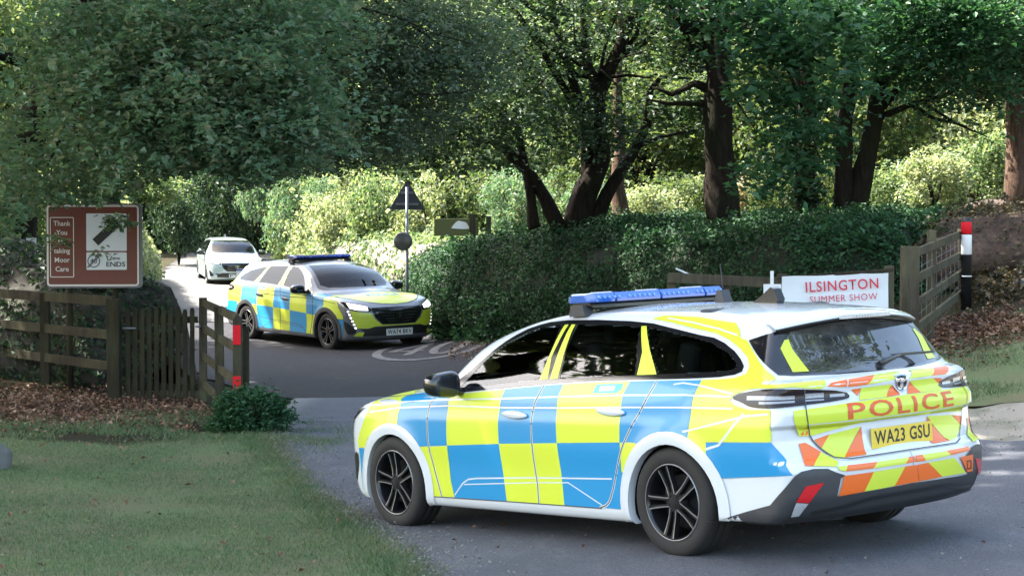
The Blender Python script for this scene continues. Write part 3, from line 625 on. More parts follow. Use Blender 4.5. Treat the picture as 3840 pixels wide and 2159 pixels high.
sh_items = [sh(560, 600, 74, 90, 210, 0, 5, 'dark shrub overhanging the lane behind the far pale car'), sh(655, 560, 66, 60, 170, 1, 4, 'mid-green shrub up to the right of the far pale car'), sh(740, 640, 56, 70, 230, 2, 4, 'tall mid-green shrub above the tail of the far police car'), sh(850, 560, 52, 80, 130, 0, 4, 'mid-green shrub high above the far police car'), sh(450, 640, 70, 70, 200, 1, 5, 'dark shrub just above the crest of the pale lane hedge'), sh(930, 520, 50, 80, 90, 2, 1, 'pale shrub high to the left of the triangular sign'), sh(722, 690, 58, 50, 230, 0, 2, 'dense green shrub right of the far pale car'), sh(600, 680, 82, 90, 330, 1, 2, 'tall green shrub directly behind the far pale car'), sh(800, 680, 49, 90, 190, 1, 1, 'pale shrub above the roof of the far police car'), sh(860, 660, 44, 80, 190, 2, 1, 'yellow-green shrub above the light bar of the far police car'),
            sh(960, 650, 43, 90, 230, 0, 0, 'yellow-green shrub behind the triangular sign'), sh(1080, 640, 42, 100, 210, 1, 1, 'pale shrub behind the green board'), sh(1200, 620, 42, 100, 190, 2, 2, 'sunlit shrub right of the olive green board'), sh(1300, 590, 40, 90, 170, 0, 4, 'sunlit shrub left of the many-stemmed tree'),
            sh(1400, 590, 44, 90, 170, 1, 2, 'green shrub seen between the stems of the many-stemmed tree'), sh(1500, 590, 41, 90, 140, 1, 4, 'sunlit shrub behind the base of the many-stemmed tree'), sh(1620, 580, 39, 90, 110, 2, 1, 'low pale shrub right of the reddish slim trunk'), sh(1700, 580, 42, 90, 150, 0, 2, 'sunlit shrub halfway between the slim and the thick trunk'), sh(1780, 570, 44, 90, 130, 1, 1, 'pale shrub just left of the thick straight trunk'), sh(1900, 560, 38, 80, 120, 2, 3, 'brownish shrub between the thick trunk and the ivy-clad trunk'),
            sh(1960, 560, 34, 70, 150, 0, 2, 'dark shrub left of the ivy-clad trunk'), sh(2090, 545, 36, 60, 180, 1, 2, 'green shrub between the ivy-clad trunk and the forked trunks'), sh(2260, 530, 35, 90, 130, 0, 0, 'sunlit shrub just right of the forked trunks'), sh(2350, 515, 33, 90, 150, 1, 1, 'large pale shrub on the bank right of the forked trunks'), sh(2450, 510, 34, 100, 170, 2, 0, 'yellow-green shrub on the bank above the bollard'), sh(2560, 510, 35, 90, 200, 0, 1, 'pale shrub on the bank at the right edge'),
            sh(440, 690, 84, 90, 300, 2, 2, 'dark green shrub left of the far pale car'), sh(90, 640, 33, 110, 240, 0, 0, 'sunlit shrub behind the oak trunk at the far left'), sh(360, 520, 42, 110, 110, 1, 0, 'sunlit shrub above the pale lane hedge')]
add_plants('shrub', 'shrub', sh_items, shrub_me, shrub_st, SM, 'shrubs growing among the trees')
tree_me = [crown_mesh('tree_crown', 41 + i, (4.0, 4.0, 3.6), 800, 30, .62, .19, lobes=9, flat=.4) for i in range(3)]
tree_st = []
for i in range(2):
    mb = MB(); mb.tube([(0, 0, -1), (.15, 0, 2), (.1 - .3 * i, .2, 5)], [.3, .24, .1], 8, wob=.2)
    rr = random.Random(i)
    for k in range(7):
        a = rr.uniform(0, 6.28); mb.tube([(.1, .05, 1.2 + k * .45), (1.1 * math.cos(a), 1.1 * math.sin(a), 2.6 + k * .5), (2.6 * math.cos(a), 2.6 * math.sin(a), 3.6 + k * .5)], [.11, .07, .02], 6)
    tree_st.append(mb.me('trunk'))
wood = []; used = set()
ROWN = {52: 'front-row leafy tree', 66: 'second-row leafy tree', 84: 'third-row tall tree', 104: 'tallest back-row tree'}
ANCH = [(-150, 'left edge of the photo'), (80, 'small white notice'), (230, 'brown road sign'), (420, 'pale lane hedge'), (590, 'far pale car'), (720, 'tail of the far police car'), (880, 'bonnet of the far police car'), (1030, 'triangular sign'), (1150, 'olive green board'), (1320, 'left stem of the many-stemmed tree'),
        (1470, 'many-stemmed tree'), (1560, 'reddish slim trunk'), (1690, 'gap left of the thick trunk'), (1820, 'thick straight trunk'), (1920, 'hanging maple leaves'), (2035, 'ivy-clad trunk'), (2170, 'forked trunks'), (2350, 'large pale shrub on the bank'), (2440, 'bollard'), (2560, 'trunk at the right edge'), (2800, 'right edge of the photo')]
rr = random.Random(5)
for Y, zb, n, s in ((52, 0.3, 6, .85), (66, 0.8, 8, 1.1), (84, 1.6, 9, 1.6), (104, 2.0, 10, 2.5)):
    half = .30 * Y + 3
    for i in range(n):
        x = -half + 2 * half * (i + .5) / n + rr.uniform(-1, 1)
        if Y < 78 and -21 < x < -3.5: continue
        if Y > 60 and (1585 if Y < 80 else 1430) < x / (K0 * Y) + 1287.5 < (1800 if Y < 80 else 1960): continue
        if Y < 70 and -13.5 < x < -4.5: 
            if Y < 55: continue
            x = x - 3 if x < -9 else x + 3
        if Y < 70 and 1.5 < x < 7.5 and Y > 55: continue
        uu = x / (K0 * Y) + 1287.5
        if not -350 < uu < 2900: continue
        an = min((a for a in ANCH if (a[1], Y) not in used), key=lambda a: abs(a[0] - uu)); used.add((an[1], Y))
        wood.append((x, Y + rr.uniform(-3, 3), None if Y < 60 else gzf(x, Y) - .3, s * rr.uniform(.85, 1.15), s * rr.uniform(.95, 1.35), i % 3, rr.choice([0, 2, 2, 1]), '%s of the wood, above the %s' % (ROWN[Y], an[1])))
add_plants('wood_tree', 'tree', wood, tree_me, tree_st, SM, 'trees of the wood behind')

low_items = [(-17.5, 27, None, .8, .85, 0, 2, 'unseen low-crowned tree added outside the left edge, level with the brown road sign'), (-18.5, 35, None, .9, .9, 1, 2, 'unseen low-crowned tree added outside the left edge, level with the ivy bank'), (-20, 44, None, .9, .9, 2, 2, 'unseen low-crowned tree added outside the left edge, level with the pale lane hedge'), (15.5, 34, None, 1.1, 1.2, 0, 2, 'leafy tree outside the right edge, level with the thick straight trunk'), (19, 44, None, 1.3, 1.3, 1, 0, 'leafy tree outside the right edge, level with the bright shrubs on the bank'), (24, 56, None, 1.7, 1.6, 2, 2, 'tall leafy tree outside the right edge, level with the far pale car'), (20, 26, None, 1.0, 1.1, 2, 2, 'leafy tree outside the right edge, behind the bollard')]  # left trees added unseen, so side windows mirror foliage instead of bright sky
add_plants('wood_tree', 'tree', low_items, tree_me, tree_st, SM, 'trees outside the left and right edges')
# --- bush growing round the reflector post, weeds, ivy tufts
bp_ = on(-2.55, 18.1)
root = tag(empty('bush', bp_), 'low green bush grown round the foot of the post with red reflectors', 'bush')
o = crown('foliage', [((-.02, 0, .22), (.34, .32, .24), 1), ((-.22, -.05, .10), (.16, .22, .16), .35), ((.25, .05, .18), (.18, .25, .18), .35)], 330, 20, .075, .042, L_MAPLE, root)
mb = MB()
for i in range(14):
    a = i * 2.4; mb.tube([(0, 0, -.03), (.12 * math.cos(a), .12 * math.sin(a), .15), (.32 * math.cos(a), .3 * math.sin(a), .3)], [.006, .005, .002], 5)
mb.build('stems', BARK, root)

# ------------------------------------------------------------------ ground cover: grass blades, fallen leaves
def in_poly_pts(poly, n):
    P = np.array(poly); lo, hi = P.min(0), P.max(0); q = RNG.uniform(lo, hi, (n, 2)); return q[pip(q[:, 0], q[:, 1], poly)]
def blades(name, pts, h, wd, mat, label, lean=.5):
    n = len(pts); z = gz(pts[:, 0], pts[:, 1]) + .01; C = np.c_[pts, z]; a = RNG.uniform(0, 2 * PI, n); hh = h * RNG.uniform(.4, 1.4, n)
    s = np.c_[np.cos(a), np.sin(a), np.zeros(n)] * wd; ln = np.c_[RNG.normal(size=(n, 2)) * lean, np.ones(n)] * hh[:, None]
    V = np.stack([C - s, C + s, C + ln * .55 + s * .7, C + ln], 1).reshape(-1, 3); i = np.arange(n)[:, None] * 4
    F = np.concatenate([i, i + 1, i + 2, i + 3], 1)
    tag(link(name, mesh_np(name, V, F, smooth=False), mat), label, 'grass', kind='stuff')
L_GRASS = leafmat('grass_blades', (.05, .105, .045), (.09, .160, .075), (.20, .21, .12), .3)
L_STRAW = leafmat('straw_blades', (.10, .10, .05), (.17, .15, .08), (.26, .22, .13), .3)
vis = [(-4.6, 8.2), (-.2, 8.4)] + LAWN_EDGE[1:] + [(-2.8, 18.2), (-3.1, 17.4), (-3.6, 17), (-4.6, 17.4), (-5.6, 18.1), (-7.2, 18.2), (-7.2, 13), (-5.6, 10)]
q = in_poly_pts(vis, 300000)
dn = np.array([noise.noise(Vector((x * 1.3, y * 1.3, 0))) for x, y in q[:, :2]])
q = q[RNG.random(len(q)) < .75 + dn * .9]
blades('grass', q, .022, .0028, L_GRASS, 'short mown lawn grass in the left foreground')
ed = []
for (x0, y0), (x1, y1) in zip(LAWN_EDGE, LAWN_EDGE[1:]):
    for k in range(2600):
        s_ = random.random(); ed.append((x0 + (x1 - x0) * s_ + random.gauss(-.04, .09), y0 + (y1 - y0) * s_ + random.gauss(0, .06)))
blades('verge_grass', np.array(ed), .038, .003, L_GRASS, 'ragged grass along the edge of the lawn', lean=.9)
q = in_poly_pts(RG, 60000); qn = np.array([noise.noise(Vector((x * 1.6, y * 1.6, 7))) for x, y in q]); q = q[RNG.random(len(q)) < .35 + qn * 1.6]; blades('bank_grass', q, .045, .004, L_GRASS, 'thin grass on the right-hand verge', lean=.8)
def litter(name, pts, size, mat, label, dz=.02):
    n = len(pts); C = np.c_[pts, gz(pts[:, 0], pts[:, 1]) + dz + RNG.random(n) * .02]
    V, F = leaves_np(C, size, up=.72, fold=.25); tag(link(name, mesh_np(name, V, F, smooth=False), mat), label, 'leaf litter', kind='stuff')
L_DEAD = leafmat('dead_leaves', (.055, .028, .018), (.15, .075, .048), (.34, .22, .16), .15, .6)
a_ = RNG.normal([-5.4, 20.6], [1.1, 1.2], (6200, 2)); b_ = RNG.normal([-3.7, 19.4], [.8, .9], (800, 2)); c_ = RNG.uniform([-7.5, 18], [-2.8, 24.0], (2200, 2))
a_ = np.r_[a_, b_, c_]; a_ = a_[a_[:, 0] < -2.72 - .28 * np.maximum(a_[:, 1] - 18.5, 0)]
litter('leaf_litter', a_, .05, L_DEAD, 'brown fallen leaves below the left wooden fence')
a_ = RNG.normal([4.95, 19.7], [.42, .45], (4200, 2)); b_ = RNG.uniform([4.2, 17.8], [7.5, 21.5], (700, 2))
litter('leaf_litter', np.r_[a_, b_], .05, L_DEAD, 'heap of brown fallen leaves below the bollard on the right bank')
q = in_poly_pts(vis, 260); q2 = in_poly_pts(ROAD1, 420); q3 = RNG.normal([-.9, 29.5], [.9, 1.4], (0, 2)); q4 = np.c_[RNG.uniform(-1.0, 1.2, 700), RNG.uniform(27.6, 30.4, 700)]
litter('leaf_litter', np.r_[q, q2], .042, L_DEAD, 'single dry leaves scattered over lawn and road', dz=.025)
litter('leaf_litter', q4, .05, L_DEAD, 'dry leaves gathered at the foot of the ivy bank', dz=.03)

tf = np.r_[RNG.normal([-4.2, 18.0], [1.2, .35], (9000, 2)), RNG.normal([-2.1, 17.6], [.35, .5], (3500, 2)), RNG.uniform([-7, 17.4], [-2.9, 19.2], (6000, 2)), RNG.normal([-3.6, 19.3], [.7, .7], (6000, 2))]
tn = np.array([noise.noise(Vector((x * 2.1, y * 2.1, 4))) for x, y in tf]); blades('rough_grass', tf[RNG.random(len(tf)) < .45 + tn * 1.5], .05, .004, L_GRASS, 'rough grass growing through the fallen leaves by the gate', lean=.8)
hp = np.array([(-.9, 31.4), (.6, 28.95), (2.1, 26.3), (2.8, 24.4), (3.85, 23.0), (5.6, 22.9), (8.4, 23.1)])
seg = []
for a, b_ in zip(hp, hp[1:]):
    k = int(np.hypot(*(b_ - a)) * 26); u_ = RNG.random(k)[:, None]; seg.append(a + (b_ - a) * u_ + RNG.normal(0, .12, (k, 2)))
seg = np.concatenate(seg); C = []
for x, y in seg:
    g_ = gzf(x, y) if False else 0
    C.append((x, y))
C = np.array(C); base_z = gz(C[:, 0], C[:, 1]); P3 = []
for (x, y), z in zip(C, base_z):
    h = abs(RNG.normal(.18, .10)); k = 14; P3.append(np.c_[x + RNG.normal(0, .08, k), y + RNG.normal(0, .08, k), z + RNG.random(k) * h])
V, F = leaves_np(np.concatenate(P3), .075, up=.5); tag(link('weeds', mesh_np('weeds', V, F, smooth=False), L_MAPLE), 'low weeds along the foot of the ivy bank', 'weeds', kind='stuff')

sc = np.c_[RNG.uniform(5.3, 9.5, 900), RNG.uniform(21.0, 23.6, 900)]; sz = gz(sc[:, 0], sc[:, 1]); P3 = []
for (x, y), z in zip(sc, sz):
    if noise.noise(Vector((x * 1.5, y * 1.5, 2))) > -.1: k = 16; P3.append(np.c_[x + RNG.normal(0, .10, k), y + RNG.normal(0, .10, k), z + RNG.random(k) * RNG.uniform(.08, .35)])
V, F = leaves_np(np.concatenate(P3), .07, up=.4); tag(link('scrub', mesh_np('scrub', V, F, smooth=False), SCRUB), 'rough brown and green scrub right of the bollard', 'scrub', kind='stuff')

# bramble shoots and longer sprays of another leaf growing out of the ivy bank
rb_ = random.Random(8); bb = []
for (x0, y0), (x1, y1), h0, h1 in (((-1.1, 32.8), (-.7, 31.3), 1.6, 1.75), ((-.7, 31.3), (.7, 29.0), 1.75, 1.95), ((.7, 29.0), (2.2, 26.4), 1.95, 1.9), ((2.2, 26.4), (3.9, 23.2), 1.9, 1.85), ((3.9, 23.2), (8.0, 23.3), 1.9, 2.3)):
    for k in range(9):
        s_ = rb_.random(); x = x0 + (x1 - x0) * s_; y = y0 + (y1 - y0) * s_; h = h0 + (h1 - h0) * s_; low = rb_.random() < .45
        zz0 = gzf(x, y); z = zz0 + (h - zz0) * (rb_.uniform(.1, .7) if low else 1.0); bb.append(((x + (.0 if low else .15), y + (-.25 if low else .1), z), (rb_.uniform(.15, .4), .16, rb_.uniform(.08, .2)), rb_.uniform(.4, 1)))
o = crown('bramble', bb, 330, 18, .12, .085, L_MAPLE, ivyb, spray=.30); o.matrix_parent_inverse = Matrix.Translation(-ivyb.location)
# dry fringe and grit where the lawn meets the road
ed = []
for (x0, y0), (x1, y1) in zip(LAWN_EDGE, LAWN_EDGE[1:]):
    for k in range(900): s_ = random.random(); ed.append((x0 + (x1 - x0) * s_ + random.gauss(.02, .07), y0 + (y1 - y0) * s_ + random.gauss(0, .06)))
ed = np.array(ed); en = np.array([noise.noise(Vector((x * 2.5, y * 2.5, 1))) for x, y in ed]); blades('dry_grass', ed[RNG.random(len(ed)) < .5 + en * 1.6], .035, .0035, L_STRAW, 'dry yellow grass at the ragged edge of the road', lean=1.2)
gp_ = []
for (x0, y0), (x1, y1) in zip(LAWN_EDGE, LAWN_EDGE[1:]):
    for k in range(260): s_ = random.random(); gp_.append((x0 + (x1 - x0) * s_ + abs(random.gauss(0, .22)), y0 + (y1 - y0) * s_))
gp_ = np.r_[np.array(gp_), in_poly_pts(ROAD1, 1500), RNG.uniform([2.8, 14.5], [7, 16.5], (900, 2))]
litter('grit', gp_, .020, plain('grit_stone', (.20, .19, .175), .9, var=.4, scale=30), 'loose grit and small stones on the road by the verges', dz=.024)
# ------------------------------------------------------------------ text helper
def text_mesh(s, h, sx=1.0, bold=0.0, align='CENTER', spacing=1.0):
    cu = bpy.data.curves.new('lettering', 'FONT'); cu.body = s; cu.align_x = align; cu.align_y = 'CENTER'; cu.size = 1.0; cu.offset = bold; cu.space_character = spacing; cu.resolution_u = 3
    o = bpy.data.objects.new('lettering', cu); COL.objects.link(o)
    bpy.context.view_layer.update(); dg = bpy.context.evaluated_depsgraph_get(); me = bpy.data.meshes.new_from_object(o.evaluated_get(dg))
    bpy.data.objects.remove(o)
    co = np.array([v.co[:] for v in me.vertices]); k = h / .70      # cap height of the built-in face is about 0.70 of its size
    cap = 0.0
    for v in me.vertices: v.co = (v.co.x * k * sx, v.co.y * k, 0)
    me.materials.clear(); return me
def flat_text(name, s, h, loc, parent, mat, M=None, **kw):
    me = text_mesh(s, h, **kw); me.transform(Matrix.Translation(loc) @ Matrix.Rotation(PI / 2, 4, 'X')); return link(name, me, mat, parent)
WOOD_ = woodmat('weathered_wood', (.022, .019, .014), (.105, .088, .064)); WOODD = woodmat('dark_wood', (.013, .011, .008), (.062, .050, .036)); WOODR = woodmat('grey_wood', (.030, .025, .020), (.125, .102, .080))
RED = plain('red_reflector', (.55, .006, .015), .5, spec=.2); WHITE = plain('sign_white', (.62, .63, .66), .45, var=.08); BLACK = plain('sign_black', (.012, .012, .014), .5)
GREY = plain('sign_grey', (.17, .18, .20), .5, .4, var=.2); BROWN = plain('sign_brown', (.13, .030, .018), .45, var=.25, scale=4); CREAM = plain('sign_cream', (.62, .58, .54), .5)
def post(mb, x, y, z0, z1, wd, dp=None, top='flat', lean=(0, 0)):
    dp = dp or wd
    mb.box((x + lean[0] / 2, y + lean[1] / 2, (z0 + z1) / 2), (wd, dp, z1 - z0), Matrix.Rotation(lean[0] / (z1 - z0), 3, 'Y'), bev=.008)
    return mb
def rail(mb, a, b_, h=.09, th=.038):
    a, b_ = Vector(a), Vector(b_); d = b_ - a; L = d.length; q = d.to_track_quat('X', 'Z').to_matrix()
    mb.box((a + b_) / 2, (L, th, h), q, bev=.006)
def fence(name, label, posts, rails, mats, cat='fence'):
    root = tag(empty(name, Vector(posts[0][0])), label, cat); inv = Matrix.Translation(-root.location)
    for (p, top, wd) in posts:
        mb = MB(); p = Vector(p); post(mb, p.x, p.y, p.z - .15, top, wd, lean=(random.uniform(-.02, .02), 0)); o = mb.build('fence_post', mats, root); o.matrix_parent_inverse = inv
    for r in rails:
        mb = MB(); rail(mb, *r[:2], h=r[2] if len(r) > 2 else .10); o = mb.build('rail', mats, root); o.matrix_parent_inverse = inv
    return root
# left fence up to the gate
g0 = on(-4.70, 22.05); fa = on(-5.9, 23.6); fb = on(-7.3, 25.4)
def zr(p, h): return Vector((p.x, p.y, h))
fence('wooden_fence', 'dark three-rail wooden fence below the brown sign, left of the picket gate', [(g0, 1.13, .15), (fa, 1.16, .11), (fb, 1.2, .11)],
      [(zr(g0, 1.10) + Vector((0, -.03, 0)), zr(fb, 1.13) + Vector((0, -.03, 0)), .12), (zr(g0, .70) + Vector((0, -.03, 0)), zr(fb, .73) + Vector((0, -.03, 0)), .11), (zr(g0, .33) + Vector((0, -.03, 0)), zr(fb, .36) + Vector((0, -.03, 0)), .11)], WOODD)
# picket gate
gp = on(-4.60, 22.05); g1 = on(-3.72, 22.1); gate = tag(empty('picket_gate', gp), 'small dark picket gate with round-topped pales beside the cattle grid', 'gate'); L = g1.x - gp.x
for i in range(10):
    x = .06 + (L - .12) * i / 9; mb = MB(); wd = .052; h1 = 1.10 + .02 * math.sin(i * 2.1)
    mb.prism([(x - wd / 2, .03), (x + wd / 2, .03), (x + wd / 2, h1 - .03), (x + wd * .3, h1), (x - wd * .3, h1), (x - wd / 2, h1 - .03)], -.012, .012); mb.build('pale', WOODD, gate)
for z in (.16, .96): mb = MB(); mb.box((L / 2, .03, z), (L, .035, .075), bev=.004); mb.build('rail', WOODD, gate)
mb = MB(); rail(mb, (.05, .05, .9), (L - .05, .05, .2), .07, .03); mb.build('brace', WOODD, gate)
mb = MB(); mb.tube([(L - .02, -.02, .88), (L + .05, -.02, .88)], .012, 8).tube([(.0, -.02, .86), (.16, -.025, .86)], .014, 8); mb.build('latch', GREY, gate)
# fence from the gate to the reflector post
q0 = on(-3.66, 22.1); q1 = on(-3.16, 20.2); q2 = on(-2.70, 18.35)
f2 = fence('wooden_fence', 'short four-rail wooden fence running from the picket gate to the post with red reflectors', [(q0, 1.14, .085), (q1, 1.10, .09)],
      [(zr(q0, h), zr(q2, h - .04), .085) for h in (1.08, .78, .45, .12)], WOOD_)
rp = tag(empty('marker_post', q2), 'weathered wooden post with two red reflectors in front of the cattle grid', 'post')
mb = MB(); mb.box((0, 0, .50), (.085, .085, 1.18), bev=.008).prism([(-.042, 1.085), (.042, 1.085), (.0, 1.13)], -.042, .042); mb.build('post', WOOD_, rp)
mb = MB(); mb.box((.075, .05, .5), (.06, .06, 1.02), bev=.006); mb.build('strut', WOODD, rp)
for z in (.93, .43): mb = MB(); mb.box((0, -.052, z), (.075, .012, .19), bev=.003); mb.build('reflector', RED, rp)
# the brown sign
sg = tag(empty('road_sign', on(-5.16, 23.0)), 'brown road sign thanking drivers for moor care above the left fence', 'road sign'); sz = sg.location.z
W_, H_ = 1.13, 1.01; zc = 1.755 - sz
def rrect(w_, h_, r, n=5, cx=0, cz=0):
    P = []
    for sx_, sz_, a0 in ((1, 1, 0), (-1, 1, 90), (-1, -1, 180), (1, -1, 270)):
        for k in range(n + 1):
            a = math.radians(a0 + 90 * k / n); P.append((cx + sx_ * (w_ / 2 - r) + r * math.cos(a), cz + sz_ * (h_ / 2 - r) + r * math.sin(a)))
    return P
def plate(name, w_, h_, r, cx, cz, y0, y1, mat): return MB().prism(rrect(w_, h_, r, cx=cx, cz=cz), y0, y1).build(name, mat, sg)
def ring(name, w_, h_, r, th, cx, cz, y, mat, parent):
    A = rrect(w_, h_, r, cx=cx, cz=cz); B_ = rrect(w_ - 2 * th, h_ - 2 * th, max(r - th, .003), cx=cx, cz=cz); n = len(A)
    V = [(a, y, b_) for a, b_ in A] + [(a, y, b_) for a, b_ in B_]; F = [(i, (i + 1) % n, n + (i + 1) % n, n + i) for i in range(n)]
    return link(name, mesh_np(name, V, F, smooth=False), mat, parent)
plate('backing', W_ + .03, H_ + .03, .05, .015, zc, .0, .055, GREY); plate('sign_face', W_, H_, .05, 0, zc, -.012, 0, BROWN)
ring('border', W_ - .012, H_ - .012, .045, .022, 0, zc, -.015, CREAM, sg)
ring('panel_border', .29, .74, .015, .010, -.375, zc - .02, -.015, CREAM, sg)
for i, s in enumerate(['Thank', 'You', 'for', 'taking', 'Moor', 'Care']): flat_text('lettering', s, .060, (-.375, -.016, zc + .27 - .112 * i), sg, CREAM, bold=.012, sx=.95)
plate('white_panel', .49, .46, .012, .165, zc + .165, -.018, -.012, WHITE); plate('white_panel', .49, .215, .012, .165, zc - .19, -.018, -.012, WHITE)
mb = MB(); mb.box((.165, -.021, zc + .165), (.105, .004, .37), Matrix.Rotation(math.radians(47), 3, 'Y')); mb.build('black_bar', BLACK, sg)
mGr_ = plain('roundel_grey', (.10, .10, .12), .5)
def circ(name, cx, cz, r0, r1, y, mat, parent, n=28):
    V = []; F = []
    for i in range(n): a = 2 * PI * i / n; V += [(cx + r0 * math.cos(a), y, cz + r0 * math.sin(a)), (cx + r1 * math.cos(a), y, cz + r1 * math.sin(a))]
    for i in range(n): j = (i + 1) % n; F.append((2 * i, 2 * i + 1, 2 * j + 1, 2 * j))
    return link(name, mesh_np(name, V, F, smooth=False), mat, parent)
circ('roundel', .01, zc - .19, .078, .066, -.021, mGr_, sg)
flat_text('lettering', '40', .060, (.01, -.0215, zc - .19), sg, mGr_, bold=.01)
for k in range(4): mb = MB(); mb.box((.01 + (k - 1.5) * .012, -.023, zc - .19 + (k - 1.5) * .004), (.004, .002, .22), Matrix.Rotation(math.radians(43), 3, 'Y')); mb.build('cancel_stripe', mGr_, sg)
flat_text('lettering', 'Zone', .042, (.265, -.021, zc - .155), sg, BLACK, bold=.008); flat_text('lettering', 'ENDS', .058, (.275, -.021, zc - .232), sg, BLACK, bold=.016, sx=1.15)
mb = MB(); mb.tube([(.26, .09, -.1), (.26, .09, zc + .4)], .038, 14); mb.build('sign_post', WOODD, sg); mb = MB(); mb.tube([(-.30, .09, -.1), (-.30, .09, zc + .4)], .038, 14); mb.build('sign_post', WOODD, sg)
sg.rotation_euler = (0, 0, math.radians(5))
# small notice further left
p = at(79, 617, 27.2); nb = tag(empty('notice', (p.x, p.y, gzf(p.x, p.y))), 'small white notice with a grey ring left of the brown sign', 'sign'); z = p.z - nb.location.z
mb = MB(); mb.box((0, 0, z), (.15, .012, .21), bev=.003); mb.build('notice_board', WHITE, nb); circ('roundel', 0, z + .01, .055, .044, -.009, mGr_, nb); mb = MB(); mb.box((0, .03, z / 2), (.05, .04, z + .2)); mb.build('post', WOODD, nb)
flat_text('lettering', '40', .04, (0, -.0095, z + .01), nb, mGr_)
# triangular sign seen from behind, with a round lamp housing on its pole
p = at(1024, 528, 33.0); ts = tag(empty('road_sign', (p.x, p.y, gzf(p.x, p.y))), 'back of a dark triangular road sign on a grey pole left of the ivy bank', 'road sign'); z = p.z - ts.location.z
mb = MB(); mb.prism([(-.30, z), (.30, z), (.31, z + .02), (.02, z + .50), (-.02, z + .50), (-.31, z + .02)], .0, .02); mb.build('sign_plate', plain('sign_back', (.045, .05, .065), .5, .3), ts)
mb = MB(); mb.tube([(0, -.05, -.2), (0, -.05, z + .40)], .027, 12); mb.build('sign_pole', GREY, ts)
mb = MB(); mb.box((0, -.02, z + .1), (.4, .03, .04)).box((0, -.02, z + .3), (.22, .03, .04)); mb.build('clamp', GREY, ts)
p2 = at(1012, 607, 33); zz = p2.z - ts.location.z; mb = MB(); mb.lathe([(.0, -.10), (.14, -.095), (.165, -.08), (.165, -.05), (.0, -.03)], 28, 'y', (-.07, 0, zz)); mb.build('round_plate', plain('round_sign_back', (.10, .10, .10), .35, .5, var=.4), ts)
# green board with a white hill, two posts
p = at(1150, 572, 37); gb = tag(empty('information_board', (p.x, p.y, gzf(p.x, p.y))), 'olive green board with a white hill emblem on wooden posts above the ivy bank', 'sign'); z = p.z - gb.location.z
OLIVE = plain('olive', (.07, .075, .02), .5)
mb = MB(); mb.box((-.02, 0, z), (.88, .03, .34), bev=.01); mb.build('board', OLIVE, gb)
mb = MB(); mb.prism([(-.12, z - .02), (-.09, z + .03), (-.04, z + .09), (.02, z + .13), (.10, z + .115), (.17, z + .10), (.22, z + .03), (.27, z - .03), (.10, z - .035)], -.020, -.018); mb.build('emblem', WHITE, gb)
for x, h, wd in ((.30, .27, .13), (.62, .22, .10)): mb = MB(); mb.box((x, -.09 if x < .5 else 0, (z + h) / 2 - .2), (wd, .10, z + h + .4), bev=.01); mb.build('post', WOODD, gb)
# small red, white and blue sign behind the far police car
p = at(609, 692, 39.5); rs = tag(empty('small_sign', (p.x, p.y, gzf(p.x, p.y))), 'small white sign with a red square and blue top edge behind the far police car', 'sign'); z = p.z - rs.location.z
mb = MB(); mb.box((.06, 0, z), (.36, .015, .26), bev=.003); mb.build('sign_face', WHITE, rs); mb = MB(); mb.box((.08, -.011, z - .02), (.17, .006, .13)); mb.build('red_square', RED, rs)
mb = MB(); mb.box((.06, -.010, z + .112), (.36, .006, .035)); mb.build('blue_edge', plain('sign_blue', (.04, .08, .3), .5), rs); mb = MB(); mb.box((.06, .03, z / 2 - .05), (.04, .04, z + .1)); mb.build('post', GREY, rs)
# --- right: big gate post, five-rail fence up the bank, bollard
b0 = Vector((3.98, 18.7, gzf(3.98, 18.7)))
r0 = b0 + Vector((0.09, .05, 0)); r1 = Vector((5.25, 21.7, gzf(5.25, 21.7))); rm = Vector((4.42, 19.75, gzf(4.42, 19.75)))
def zz_(p, v): return Vector((p.x, p.y, v))
fr = fence('wooden_fence', 'wooden rail fence climbing the bank from the thick gate post to the bollard', [(b0, 1.75, .165), (rm, 1.92, .085), (r1, 1.95, .10)],
      [(zz_(r0, a), zz_(r1, c), .085) for a, c in ((1.69, 1.90), (1.43, 1.66), (1.18, 1.45), (.93, 1.22))], WOODR)
mb = MB()
for i in range(11):
    s = i / 10; pa = r0.lerp(r1, s); mb.tube([(pa.x, pa.y + .03, pa.z), (pa.x, pa.y + .03, 1.69 + .21 * s)], .002, 4)
for k in range(7):
    h = k / 7; mb.tube([(r0.x, r0.y + .03, r0.z + (1.69 - r0.z) * h), (r1.x, r1.y + .03, r1.z + (1.9 - r1.z) * h)], .002, 4)
o = mb.build('wire_netting', GREY, fr); o.matrix_parent_inverse = Matrix.Translation(-fr.location)
bx = at(2430, 735, 21.3); bo = tag(empty('bollard', (bx.x, bx.y, bx.z)), 'black and white bollard with a red top band on the right bank', 'bollard')
PB = plain('black_plastic', (.012, .012, .014), .42)
mb = MB(); mb.lathe([(0, -.2), (.058, -.2), (.058, .79), (.055, .835), (.0, .84)], 24, 'z'); mb.build('body', PB, bo)
for n_, z0, z1, m_ in (('red_band', .665, .80, RED), ('white_band', .43, .655, WHITE), ('thin_band', .175, .19, WHITE)):
    mb = MB(); mb.lathe([(.0585, z0), (.0605, z0 + .003), (.0605, z1 - .003), (.0585, z1)], 24, 'z'); mb.build(n_, m_, bo)
mb = MB(); mb.lathe([(.056, .835), (.052, .85), (.0, .852)], 24, 'z'); mb.build('cap', PB, bo)
